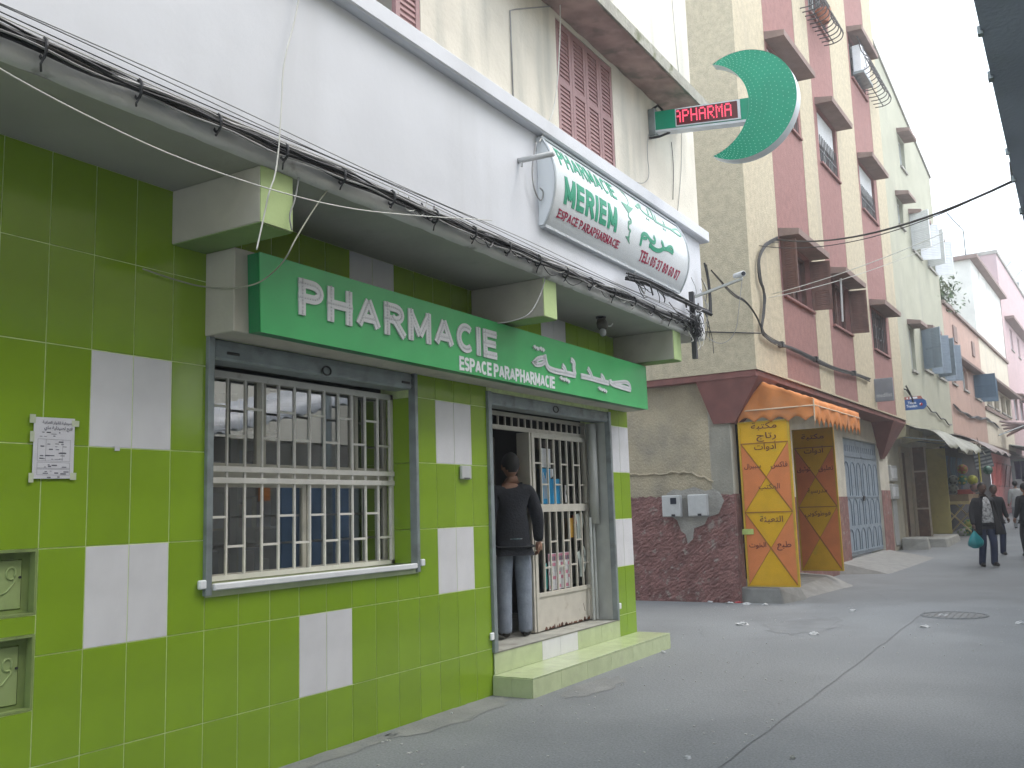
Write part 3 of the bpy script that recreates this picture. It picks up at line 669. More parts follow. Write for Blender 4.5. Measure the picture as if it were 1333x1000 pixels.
# ---------------------------------------------------------------- curved lightbox on the fascia
LX0, LX1, LZ0, LZ1, SAG, LY = 3.70, 6.65, 3.76, 4.49, .12, -.79
rad = ((LZ1-LZ0)**2/4+SAG**2)/(2*SAG); zc = (LZ0+LZ1)/2; ha = math.asin((LZ1-LZ0)/2/rad)
def lbx(x, s, d):
    """s: 0 at the bottom edge, 1 at the top edge of the bulging face"""
    a = (s*2-1)*ha; return (x, LY-(math.cos(a)-math.cos(ha))*rad-d*math.cos(a), zc+(rad+d)*math.sin(a))
lb = empty('lightbox_sign', 'bulging white lightbox sign with green and crimson lettering on the white fascia', 'sign', (5,-.78,3.735))
MB().grid(lambda u, v: Vector(lbx(LX0+(LX1-LX0)*u, v, 0)), 24, 24).build('acrylic_face', LBOX, lb, smooth=True)
RIM = mat('lightbox_rim', (.50,.53,.55), .35, .05, 6, metal=.3)
for x, dx in ((LX0, -.012), (LX1, .012)):
    mb = MB(); pr = [lbx(x, i/16, .004) for i in range(17)]+[(x, YF-.001, LZ1+.004), (x, YF-.001, LZ0-.004)]
    mb.prism(pr, (dx,0,0)); mb.build('end_cap', LBOX, lb)
    mb = MB(); mb.tube([lbx(x+dx, i/16, .006) for i in range(17)], .010, 6); mb.build('edge_trim', RIM, lb)
MB().box(LX0, LX1, LY-.012, YF-.001, LZ0-.022, LZ0).build('bottom_rail', RIM, lb); MB().box(LX0, LX1, LY-.012, YF-.001, LZ1, LZ1+.018).build('top_rail', RIM, lb)
mb = MB()
for i in range(14): mb.box(LX0+.15+i*.2, LX0+.19+i*.2, LY-.016, LY-.0125, LZ0-.016, LZ0-.008)
mb.build('screw_tabs', WHITEP, lb)
S = lambda z: (math.asin(max(-1, min(1, (z-zc)/rad)))/ha+1)/2
lfn = lambda x, s, d: lbx(x, s, .002+d)
def srow(body, x0, x1, s0, s1, t, m, name, **k):
    # s runs along the arc: work in metres along the arc so strokes keep their shape
    L = 2*ha*rad
    letters(body, x0, x1, s0*L, s1*L, t, lambda x, z, d: lfn(x, z/L, d), .0015, m, lb, name=name, step=.03, **k)
srow('PHARMACIE', 3.83, 4.93, .70, .925, .19, SIGN_G, 'letter', gap=.18)
srow('MERIEM', 3.86, 4.86, .285, .58, .25, SIGN_G, 'letter', gap=.20)
srow('ESPACE PARAPHARMACIE', 3.82, 4.98, .125, .215, .17, SIGN_R, 'small_letter', gap=.22, space=.45, serif=.012)
srow('TEL: 05 37 80 60 07', 5.46, 6.47, .125, .255, .18, SIGN_R, 'small_letter', gap=.24, space=.34, serif=.012)
def zl(zx, zy):
    """trace a mark of the lightbox: photo place to (x, s) on the bulging face"""
    px, py = 790+zx/7.142, 240+zy/7.142; y = -.93
    for _ in range(30):
        p = at(px, py, 'y', y); s = max(0, min(1, S(p.z))); y = .5*y+.5*lbx(0, s, 0)[1]
    return (p.x, s*2*ha*rad)
LL = 2*ha*rad; afn = lambda x, z, d: lfn(x, z/LL, d)
mb = MB()
for k, (s, w) in enumerate([([(308,570),(320,500),(335,455),(372,470),(400,520),(440,550),(448,515),(432,485)], .040), ([(335,458),(318,475),(328,500),(372,505)], .03),
        ([(395,560),(430,600),(480,622),(525,600),(520,560),(505,530)], .044), ([(525,600),(570,605),(612,640)], .040), ([(612,640),(608,590),(580,575),(545,605)], .032)]):
    pl = resample(smooth2([zl(*p) for p in s], 2), .02); ribbon(mb, pl, w, afn, .0015, .0005*k)
for (a, b) in ((398,575), (420,590)):
    p = zl(a, b); ribbon(mb, [(p[0]-.018,p[1]), (p[0]+.018,p[1])], .034, afn, .0018)
mb.build('arabic_name', SIGN_G, lb)
FADEG = mat('pale_lightbox_green', (.10,.33,.22), .4, .06, 6)
mb = MB()
for k, (s, w) in enumerate([([(265,205),(290,185),(305,205),(285,225),(265,205)], .022), ([(300,190),(310,235),(360,280),(430,325)], .030), ([(370,235),(385,285)], .026), ([(375,200),(405,255),(432,325)], .024),
        ([(440,290),(455,340)], .026), ([(440,340),(500,375),(590,420)], .030), ([(520,345),(535,385)], .024), ([(590,420),(680,485)], .030), ([(600,425),(640,415),(675,445),(688,490)], .024)]):
    pl = resample(smooth2([zl(*p) for p in s], 2), .02); ribbon(mb, pl, w, afn, .0015, .0005*(k % 4))
for (a, b) in ((238,125), (250,138), (370,320), (388,333), (525,415), (543,428)):
    p = zl(a, b); ribbon(mb, [(p[0]-.014,p[1]), (p[0]+.014,p[1])], .026, afn, .0018)
mb.build('arabic_word', FADEG, lb)
mb = MB()
cup = [zl(*p) for p in ((122,152),(243,228),(200,275))]; 
lp = lambda p, q, t: (p[0]+(q[0]-p[0])*t, p[1]+(q[1]-p[1])*t)
for i in range(6):
    a_, b_, c_, d_ = lp(cup[0],cup[2],i/6), lp(cup[1],cup[2],i/6), lp(cup[1],cup[2],(i+1)/6), lp(cup[0],cup[2],(i+1)/6)
    mb._add([afn(*a_,.0016), afn(*b_,.0016), afn(*c_,.0016), afn(*d_,.0016)], [(0,1,2,3)])
for s, w in (([(200,275),(198,300),(225,330),(225,362),(200,372),(198,345),(222,345)], .018), ([(200,372),(196,410),(222,430),(205,455),(205,495)], .018), ([(95,20),(130,70),(170,110),(200,170),(190,200)], .012), ([(135,70),(160,95)], .012)):
    ribbon(mb, resample(smooth2([zl(*p) for p in s], 2), .015), w, afn, .0015, .0006)
f1 = zl(165,505); f2 = zl(215,530); ribbon(mb, resample([zl(205,480), ((f1[0]+f2[0])/2, (f1[1]+f2[1])/2)], .01), lambda t: .02+.11*t*t, afn, .0015, .0004)
mb.build('cup_emblem', FADEG, lb)

# ---------------------------------------------------------------- crescent sign on its arm
cs = empty('crescent_sign', 'green crescent sign with red lit display arm sticking out of the upper wall', 'sign', (6.3,-1.4,4.95))
CX = 6.30; oc = (-1.703, 5.478); RO = .566; ic = (-1.29, 5.50); RI = .503
# intersections of the two circles give the horns
dv = Vector((ic[0]-oc[0], ic[1]-oc[1])); dd = dv.length; aa = (RO*RO-RI*RI+dd*dd)/(2*dd); hh = math.sqrt(RO*RO-aa*aa)
mid = Vector(oc)+dv/dd*aa; pr = Vector((-dv.y, dv.x))/dd
h1, h2 = mid+pr*hh, mid-pr*hh
def angs(c, p): return math.atan2(p.y-c[1], p.x-c[0])
def sweep(c, r, a0, a1, n): return [(c[0]+r*math.cos(a0+(a1-a0)*i/n), c[1]+r*math.sin(a0+(a1-a0)*i/n)) for i in range(n+1)]
a0, a1 = angs(oc, h1), angs(oc, h2)
# outer arc goes round the side away from the wall (angle pi)
def unwrap(a, b, through):
    for k in (-1, 0, 1):
        bb = b+2*math.pi*k
        lo, hi = min(a, bb), max(a, bb)
        for t in (through, through+2*math.pi, through-2*math.pi):
            if lo < t < hi and hi-lo < 2*math.pi: return bb
    return b
NS = 40
outer = sweep(oc, RO, a0, unwrap(a0, a1, math.pi), NS)
i0, i1 = angs(ic, h1), angs(ic, h2); inner = sweep(ic, RI, i0, unwrap(i0, i1, math.pi), NS)
def cresc(mb, x, flip):
    b0 = len(mb.v)
    for (p, q) in zip(outer, inner): mb.v += [Vector((x, p[0], p[1])), Vector((x, q[0], q[1]))]
    for i in range(NS): a = b0+2*i; mb.f.append((a,a+1,a+3,a+2) if flip else (a+2,a+3,a+1,a))
mb = MB(); cresc(mb, CX-.066, True); mb.build('front_face', CRES, cs); mb = MB(); cresc(mb, CX+.066, False); mb.build('back_face', CRES, cs)
mb = MB()
for ring in (outer, inner):
    b0 = len(mb.v)
    for p in ring: mb.v += [Vector((CX-.07, p[0], p[1])), Vector((CX+.07, p[0], p[1]))]
    for i in range(NS): a = b0+2*i; mb.f.append((a,a+1,a+3,a+2))
mb.build('rim', CRES_RIM, cs, smooth=True)
def arm(y, z0, z1): return z0, z1
mb = MB(); A = [(-.78,5.44,5.645), (-1.80,5.31,5.535)]
mb.hexa([(CX-.05,A[0][0],A[0][1]),(CX+.05,A[0][0],A[0][1]),(CX+.05,A[1][0],A[1][1]),(CX-.05,A[1][0],A[1][1])], [(CX-.05,A[0][0],A[0][2]),(CX+.05,A[0][0],A[0][2]),(CX+.05,A[1][0],A[1][2]),(CX-.05,A[1][0],A[1][2])])
mb.build('arm', CRES, cs)
MB().hexa([(CX-.056,-.78,5.415),(CX+.056,-.78,5.415),(CX+.056,-1.80,5.285),(CX-.056,-1.80,5.285)], [(CX-.056,-.78,5.439),(CX+.056,-.78,5.439),(CX+.056,-1.80,5.309),(CX-.056,-1.80,5.309)]).build('arm_underside', CRES_RIM, cs)
za = lambda y, t: (5.44+(y+.78)/(-1.02)*(-.13))+ (.205+(y+.78)/(-1.02)*.02)*t
def armquad(y0, y1, t0, t1, x): return [(x,y0,za(y0,t0)),(x,y1,za(y1,t0)),(x,y1,za(y1,t1)),(x,y0,za(y0,t1))]
MB().prism(armquad(-1.01,-1.70,.04,.97,CX-.0515), (-.012,0,0)).build('display_frame', CRES_RIM, cs)
MB().prism(armquad(-1.022,-1.672,.10,.91,CX-.0637), (-.002,0,0)).build('display_screen', mat('led_screen', (.05,.012,.016), .35, .1, 40, emit=.05, ecol=(.5,.08,.10)), cs)
LEDR = mat('red_led_text', (.6,.02,.05), .5, .05, 5, emit=.62, ecol=(1.0,.10,.17))
afn2 = lambda x, z, d: (CX-.0665-d, x, za(x, z))
DOTF = {'A':"01110 10001 10001 11111 10001 10001 10001", 'P':"11110 10001 10001 11110 10000 10000 10000", 'H':"10001 10001 10001 11111 10001 10001 10001", 'R':"11110 10001 10001 11110 10100 10010 10001", 'M':"10001 11011 10101 10101 10001 10001 10001"}
yy = -1.028; pw = .0146
for n_, ch in enumerate('APHARMA'):
    mb = MB()
    for r_, row in enumerate(DOTF[ch].split()):
        for c_, b in enumerate(row):
            if n_ == 0 and c_ < 2: continue
            if b == '1':
                y = yy-pw*((c_-2) if n_ == 0 else c_); t = .78-r_*.092
                for j in (0, 1): mb.prism([(CX-.0668,y-.0005,za(y,t)),(CX-.0668,y-pw*.93,za(y-pw,t)),(CX-.0668,y-pw*.93,za(y-pw,t)+.0165),(CX-.0668,y-.0005,za(y,t)+.0165)], (-.002,0,0)) if j == 0 else None
    mb.build('display_letter', LEDR, cs); yy -= pw*(3+1.2 if n_ == 0 else 6.15)
# LED points on the crescent
mb = MB(); cnt = 0
for k in range(9):
    t = (k+.5)/9
    for i in range(2, NS*2-1):
        f_ = i/2; i_ = int(f_); p = Vector(outer[i_]).lerp(Vector(outer[min(NS, i_+1)]), f_-i_); q = Vector(inner[i_]).lerp(Vector(inner[min(NS, i_+1)]), f_-i_)
        if (q-p).length*1.0 < .045*(abs(k-4)+.7)*1.0 and k % 2: continue
        if (i+k) % 2: continue
        c = p.lerp(q, t); r_ = .0042
        mb._add([(CX-.0665,c.x+r_*math.cos(2*math.pi*j/5),c.y+r_*math.sin(2*math.pi*j/5)) for j in range(5)]+[(CX-.071,c.x,c.y)], [(5,j,(j+1)%5) for j in range(5)])
mb.build('led_points', mat('mint_led', (.45,.80,.62), .3, .1, 9), cs, kind='stuff')
mb = MB(); mb.box(CX-.055, CX+.055, -.782, UW-.002, 5.39, 5.69); mb.build('wall_bracket', METAL, cs, bevel=.006)
mb = MB(); mb.tube([(CX-.07,UW-.01,5.36),(CX-.06,-.82,5.355),(CX,-.92,5.40)], .012, 6); mb.tube([(CX,-.73,5.70),(CX,-.80,5.73),(CX,-.85,5.66)], .014, 6); mb.build('stay', BLACK, cs)

# ---------------------------------------------------------------- cables, wires and fittings on the pharmacy
def chaik(p, n=2):
    p = [Vector(q) for q in p]
    for _ in range(n):
        o = [p[0]]
        for a, b in zip(p, p[1:]): o += [a.lerp(b,.25), a.lerp(b,.75)]
        p = o+[p[-1]]
    return p
def cat_pts(a, b, sag, n=16, jit=0.0):
    a = Vector(a); b = Vector(b); out = []
    for i in range(n+1):
        t = i/n; p = a.lerp(b, t); p.z -= sag*4*t*(1-t)
        if 0 < i < n and jit: p += Vector((0, random.uniform(-jit,jit), random.uniform(-jit,jit)))
        out.append(p)
    return out
cb = empty('cable_bundle', 'thick black bundle of cables strapped along the bottom of the white fascia', 'cables', (2.5,-.78,3.42))
for k in range(15):
    ph_ = random.uniform(0,6); amp = random.uniform(.006,.018); z0 = 3.446+random.uniform(-.030,.030); y0 = YF-.02-random.uniform(0,.03)
    pts = [(-1.6+8.7*i/110, y0+.008*math.sin(i*.5+ph_), z0+amp*math.sin(i*.23+ph_)+.006*math.sin(i*.9+ph_*2)) for i in range(111)]
    MB().tube(pts, random.choice([.004,.006,.0085]), 5).build('cable', random.choice([BLACK,BLACK,mat('dusty_black', (.07,.065,.06), .8, .2, 9),GREYC]), cb)
for k in range(5):
    ph_ = random.uniform(0,6); z0 = 3.485+.017*k
    pts = [(-1.6+8.6*i/80, YF-.018-.004*k, z0+.010*math.sin(i*.21+ph_)) for i in range(81)]
    MB().tube(pts, .0032, 4).build('thin_wire', [GREYC, WHITEC, BLACK, GREYC, GREYC][k], cb)
for i, x in enumerate([-.55+.46*j for j in range(17)]):
    mb = MB(); mb.tube([(x+p[0]*.2, YF-.03+p[0], 3.44+p[1]) for p in arc(0,0,.036,.045,0,360,10)], .007, 5); mb.tube([(x,YF-.04,3.40),(x-.01,YF-.03,3.37),(x+.004,YF-.012,3.345+.02*(i % 3))], .005, 5); mb.build('strap', BLACK, cb)
for k in range(26):
    x = random.uniform(1.8,6.9); l = random.uniform(.12,.45); d_ = random.uniform(.03,.12)
    MB().tube(chaik([(x,YF-.03,3.45+random.uniform(-.02,.05)),(x+l*.3,YF-.05,3.44-d_),(x+l*.7,YF-.05,3.45-d_*.6),(x+l,YF-.03,3.46+random.uniform(-.03,.06))], 2), random.choice([.003,.004,.006]), 4).build('loose_loop', random.choice([BLACK,BLACK,GREYC,WHITEC]), cb)
def wire(name, pts, r, m, label, cat='wire', n=5, group=None): return MB().tube(pts, r, n).build(name, m, label=label, cat=cat, group=group, smooth=True)
def pxw(lst, ax, v, fr=None): return [at(a, b, ax, v, fr) for a, b in lst]
wire('slack_wire', chaik(pxw([(-60,50),(0,91),(110,150),(230,206),(350,247),(450,272),(540,281),(640,287)], 'y', -.83)), .0035, WHITEC, 'thin pale wire sagging across the soffit from the left edge of the wall')
wire('hanging_wire', chaik(pxw([(392,-30),(386,20),(368,82),(366,150),(360,225),(350,250)], 'y', -.80)+pxw([(345,275),(334,325)], 'y', -.76)), .0045, WHITEC, 'pale wire hanging down the white fascia past the first beam')
wire('looped_wire', chaik(pxw([(440,230),(415,262),(385,310),(372,338)], 'y', -.72)+pxw([(352,358),(338,368)], 'y', -.36)+pxw([(318,374),(290,376),(272,374)], 'x', .955)+pxw([(255,372),(220,362),(186,350)], 'y', -.03)), .0045, mat('drab_cable', (.34,.34,.27), .6, .1, 9), 'drab wire looping from the first beam over the sign end to the tiles')
wire('beam_wire', chaik(pxw([(388,205),(390,225),(384,262),(376,280),(380,300)], 'y', -.725)), .005, GREYC, 'short grey wire dangling on the end of the first beam')
wire('beam_wire', chaik(pxw([(711,348),(708,372),(700,392),(688,412)], 'y', -.73)+[at(660,420,'y',-.6), at(648,421,'y',-.5)]), .005, GREYC, 'grey wire drooping off the middle beam towards the signboard', group=None)
wire('wall_wire', chaik(pxw([(728,-20),(730,20),(727,95),(722,140),(712,165),(702,185)], 'y', -.80)), .006, WHITEC, 'white wire running down the shuttered window to the lightbox corner')
wire('wall_wire', pxw([(668,128),(664,14)], 'y', UW-.008)+pxw([(672,12),(730,7),(800,-2)], 'y', UW-.008), .006, GREYC, 'grey conduit making a right angle on the cream upper wall')
wire('wall_wire', chaik(pxw([(844,175),(842,200),(846,230),(838,240),(824,236)], 'y', UW-.02)), .004, GREYC, 'thin wire dropping below the crescent sign arm')
wire('wall_wire', chaik(pxw([(875,0),(880,60),(886,120),(888,200),(884,260),(880,290)], 'y', UW-.012)), .004, GREYC, 'long thin dark wire down the right end of the cream wall')
wire('wall_wire', chaik(pxw([(874,185),(877,215),(876,260)], 'y', UW-.012)), .004, BLACK, 'short black wire below the hood on the cream wall')
wire('box_wire', chaik(pxw([(698,186),(692,215),(694,245),(704,265),(708,250),(703,245)], 'y', -.80)), .006, GREYC, 'grey cable coil beside the left end of the lightbox')
ps = empty('pipe_stub', 'short white pipe poking out of the fascia left of the lightbox', 'pipe', (3.4,-.75,4.18))
MB().tube([(3.39,YF+.01,4.205),(3.40,-1.06,4.195)], .022, 12).build('tube', PLASTIC, ps, smooth=True); MB().tube([(3.39,YF-.03,4.20),(3.39,YF-.03,4.15)], .010, 8).build('clip', PLASTIC, ps)
# tangle at the end of the overhang
tg = empty('cable_tangle', 'messy knot of black cables on a bracket at the end of the fascia', 'cables', (7.0,-.9,3.1))
MB().box(6.88, 6.93, -.86, -.81, 3.06, 3.80).build('iron_post', mat('dark_iron', (.045,.045,.05), .6, .1, 9), tg)
for k in range(16):
    a = Vector((random.uniform(6.2,6.9), -.80, random.uniform(3.38,3.6))); pts = [a]
    for j in range(6): pts.append(Vector((6.9+random.uniform(-.12,.16), -.86+random.uniform(-.06,.04), 3.42+random.uniform(-.16,.16))))
    MB().tube(chaik(pts, 2), random.choice([.004,.006,.009]), 5).build('cable', random.choice([BLACK,BLACK,GREYC]), tg)
for k in range(7):
    o_ = random.uniform(-.03,.03); pts = pxw([(816,360),(840,366),(870,382),(900,396),(925,408)], 'y', -.87); pts = [p+Vector((0,random.uniform(-.02,.02),o_*.8+random.uniform(-.012,.012))) for p in pts]
    MB().tube(chaik(pts, 2), .010, 5).build('cable', BLACK, tg)
for k in range(5):
    pts = pxw([(925,408),(924,385),(922,360),(918,345)], 'y', -.88); pts = [p+Vector((random.uniform(-.04,.04),0,random.uniform(-.02,.02))) for p in pts]
    MB().tube(chaik(pts, 2), .011, 5).build('cable', BLACK, tg)
for k in range(26):
    a = at(random.uniform(800,925), 0, 'y', -.86); t = random.random(); p0 = pxw([(812+110*t, 357+50*t)], 'y', -.87)[0]; p1 = p0+Vector((random.uniform(-.1,.35), random.uniform(-.05,.03), random.uniform(-.12,.05)))
    MB().tube(chaik([p0, p0.lerp(p1,.4)+Vector((0,-.02,random.uniform(-.12,.06))), p1], 2), random.choice([.004,.006,.009]), 5).build('cable', random.choice([BLACK,BLACK,BLACK,GREYC]), tg)
for k in range(8):
    p0 = Vector((random.uniform(7.0,7.45), -.80, random.uniform(3.5,4.1))); MB().tube(chaik([p0, p0+Vector((.03,-.05,-.15)), p0+Vector((random.uniform(-.15,.1),-.03,random.uniform(-.45,-.2)))], 2), .004, 4).build('loose_end', random.choice([GREYC,WHITEC,BLACK]), tg)
for k in range(10):
    a = Vector((random.uniform(6.5,7.1), -.82, random.uniform(3.35,3.5))); b = a+Vector((random.uniform(-.1,.1), -.04, random.uniform(-.22,-.06)))
    MB().tube(chaik([a, a.lerp(b,.5)+Vector((.05,-.03,-.05)), b], 2), .0035, 4).build('loose_end', random.choice([GREYC,BLACK,WHITEC]), tg)
# camera on its long arm
sc_ = empty('security_camera', 'white security camera on a long metal arm at the end of the fascia', 'camera', (7.3,-.75,3.85))
A = at(893,391,'x',7.15); Bp = at(966,363,'x',7.15)
MB().bar(A, Bp, .035, .025).build('arm', METAL_L, sc_)
cpos = Bp+Vector((0,.02,.035)); MB().tube([cpos+Vector((.05,.07,.02)), cpos+Vector((-.08,-.06,.0))], [.030,.032], 14).build('housing', WHITEP, sc_, smooth=True)
MB().tube([cpos+Vector((-.08,-.06,.0)), cpos+Vector((-.088,-.0665,-.001))], .024, 12).build('lens', DARKSCR, sc_); MB().tube([Bp, Bp+Vector((0,.01,.03))], .012, 8).build('swivel', METAL_L, sc_)
wire('camera_wire', chaik([Bp, at(962,400,'x',7.15), at(958,435,'x',7.2), at(940,450,'x',7.3), at(920,440,'x',7.35), at(912,425,'x',7.3)]), .004, GREYC, 'thin loop of wire hanging from the security camera arm')
# bulb under the soffit
bl = empty('soffit_lamp', 'bare bulb in a blackened holder under the soffit above the sign', 'lamp', (5.5,-.4,3.2))
MB().tube([(5.5,-.40,ZS-.002),(5.5,-.40,3.335)], .05, 14).build('rose', BLACK, bl); MB().tube([(5.5,-.40,3.335),(5.51,-.40,3.30),(5.51,-.41,3.25),(5.505,-.41,3.225)], [.035,.052,.055,.035], 14).build('holder', mat('sooty_brass', (.07,.065,.05), .6, .2, 15), bl, smooth=True)
MB().ball((5.50,-.415,3.195), .034, sz=1.25).build('bulb', GREYC, bl, smooth=True); MB().tube(chaik([(5.52,-.42,3.27),(5.60,-.45,3.26),(5.66,-.45,3.30)], 2), .007, 5).build('stub', PLASTIC, bl)
# paper notice and small stickers on the tiles
pn = empty('paper_notice', 'printed arabic notice sheet taped to the green tiles beside the cabinets', 'notice', (.055,-.012,1.70))
flat('sheet', -.052, .162, 1.703, 2.0, PAPER, pn, -.0125, th=.002, tilt=.004)
for a, b, z0, z1 in ((-.075,-.045,1.97,2.012),(.145,.185,1.965,1.995),(-.07,-.045,1.685,1.73),(.145,.178,1.70,1.735),(-.07,-.048,1.88,1.93)): flat('tape', a, b, z0, z1, TAPE, pn, -.0135, th=.0006)
nfn = lambda x, z, d: (x, -.0128-d, z)
for w, x0, x1, z in (('صيدلية الأنوار العرابية'.replace('الأ','الا'), -.01, .145, 1.972), ('فتح لصيدلية ماي', .0, .15, 1.945)):
    arabic(w, x0, x1, z, nfn, PRINT, pn, 'print_line', offset=.02)
mb = MB()
def pline(x0, x1, z, t=.0016): mb._add([nfn(x0,z-t/2,.001), nfn(x1,z-t/2,.001), nfn(x1,z+t/2,.001), nfn(x0,z+t/2,.001)], [(0,1,2,3)])
def pvert(x, z0, z1, t=.0012): mb._add([nfn(x-t/2,z0,.001), nfn(x+t/2,z0,.001), nfn(x+t/2,z1,.001), nfn(x-t/2,z1,.001)], [(0,1,2,3)])
for z in (1.895,1.79,1.783,1.755,1.75,1.722): pline(-.03, .14, z, .001)
for x in (-.03,.012,.10,.14): pvert(x, 1.79, 1.895)
for x in (-.03,.14): pvert(x, 1.722, 1.783)
for i in range(46):
    x = random.uniform(-.03,.12); z = random.choice([1.928,1.922,1.91,1.885,1.872,1.86,1.845,1.83,1.815,1.80,1.77,1.762,1.74,1.73,1.712]); l = random.uniform(.006,.03); pline(x, min(.145,x+l), z+random.uniform(-.002,.002), random.uniform(.002,.006))
mb.build('print_rules', PRINT, pn)
sw = empty('switch_box', 'small white plastic switch box on the green tiles between window and door', 'switch', (3.61,-.02,1.745))
MB().box(3.555, 3.695, -.035, -.0085, 1.752, 1.862).build('case', PLASTIC, sw, bevel=.006); MB().box(3.585, 3.665, -.038, -.0355, 1.757, 1.764).build('slot', BLACK, sw)
flat('tape_scrap', .395, .425, 1.855, 1.885, PAPER, None, -.0095, 'small white scrap of tape below the upper left white tiles', 'tape', th=.001)
# ---------------------------------------------------------------- striped apartment building across the alley
FB = Fr(11.4, -.18, 1.5)
ap = empty('apartment_building', 'tall ochre apartment building with faded red vertical stripes beyond the alley', 'building', (6,3,0), FB)
ZO = 3.54; ZT = 17.5
cols = [(0,1.65,0),(1.65,3.75,1),(3.75,4.8,0),(4.8,6.75,1),(6.75,8.65,0),(8.65,10.85,1),(10.85,12.1,0)]
wins = {1:(1.80,3.60), 3:(5.10,6.62), 5:(8.85,10.50)}
floors = [(5.03,6.02), (8.43,9.62), (11.75,12.85), (15.2,16.3)]
for i, (a, b, pk) in enumerate(cols):
    mb = MB(); g = .0
    if pk:
        u0, u1 = wins[i]; mb.box(a, u0, .006, .25, ZO, ZT); mb.box(u1, b, .006, .25, ZO, ZT)
        zz = [ZO]+[z for f in floors for z in f]+[ZT]
        for k in range(0, len(zz), 2): mb.box(u0, u1, .006, .25, zz[k], zz[k+1])
    else: mb.box(a, b, 0, .25, ZO, ZT)
    mb.build('stripe_wall', B2PINK if pk else B2CREAM, ap)
MB().box(0, .25, .251, 8, ZO+.001, ZT).build('side_wall', B2CREAM, ap)
mb = MB().box(.01, 12.1, .02, 8, ZO-.10, ZO-.001); mb.build('overhang_soffit', MAROON, ap)
MB().box(-.004, 12.1, -.012, 1.3, ZO+.0, ZO+.03).build('drip_edge', B2CREAM, ap)
LOWW = .55
lo = MB()
for b in ((.2,.45,LOWW,.9,0,ZO-.1), (.45,3.35,LOWW,.9,2.85,ZO-.1), (3.35,7.42,LOWW,.9,0,ZO-.1), (7.42,11.0,LOWW,.9,2.92,ZO-.1), (11.0,12.1,LOWW,.9,0,ZO-.1)): lo.box(*b)
lo.build('front_wall', mat('pale_shopfront_render', (.50,.48,.41), .95, .1, 3, bump=.4, bscale=25), ap)
def rough(u0, w0, w1, z0, z1, du, nw, nz, amp, seed):
    rn = random.Random(seed); q = [[rn.uniform(-1,1) for _ in range(nw+1)] for _ in range(nz+1)]
    return lambda a, b: Vector((u0-du-amp*q[int(round(b*nz))][int(round(a*nw))]*(0 < b < 1), w1+(w0-w1)*a, z0+(z1-z0)*b+(q[0][int(round(a*nw))]*.018 if b > .99 else 0)))
MB().box(.2, .45, LOWW+.001, 8, 0, ZO-.1).build('side_wall_lower', B2LOW, ap)
MB().grid(rough(.2, LOWW-.0, 7.5, -.05, 1.66, .022, 200, 60, .008, 3), 200, 60).build('dado', WAINS, ap)
MB().box(.18, .45, LOWW-.02, LOWW, -.05, 1.66).build('dado_return', WAINS, ap)
mb = MB(); rn = random.Random(5); pts = []
for i in range(30):
    w = 2.9-i*.07; pts.append((.192, w, 2.03+.02*rn.uniform(-1,1)-(max(0, 1.25-w))*.42))
mb.tube(pts, [.016+.012*rn.random() for _ in pts], 6); mb.build('plaster_ridge', B2LOW, ap)
mb = MB(); mb._add([(.163,1.66,1.70),(.163,1.60,1.46),(.163,1.64,1.38),(.163,1.50,1.27),(.163,1.44,1.10),(.163,1.37,1.05),(.163,1.34,.90),(.163,1.25,.97),(.163,1.22,1.14),(.163,1.04,1.20),(.163,.98,1.31),(.163,.80,1.36),(.163,.70,1.56),(.163,.76,1.70),(.163,.86,1.75),(.163,1.0,1.72),(.163,1.18,1.79),(.163,1.4,1.74),(.163,1.52,1.77)], [tuple(range(18,-1,-1))]); mb.build('cement_patch', CEMENT, ap)
MB().box(.26, 3.5, LOWW+.36, 3.4, .1, .12).build('shop_floor', CEMENT, ap); MB().box(.46, 3.5, 3.0, 3.05, .1, 3.4).build('shop_back_wall', DARK, ap); MB().box(3.36, 3.42, LOWW+.36, 3.0, .1, 3.4).build('shop_partition', DARK, ap)
MB().box(.46, 3.4, LOWW+.36, 3.0, 3.2, 3.25).build('shop_ceiling', DARK, ap)
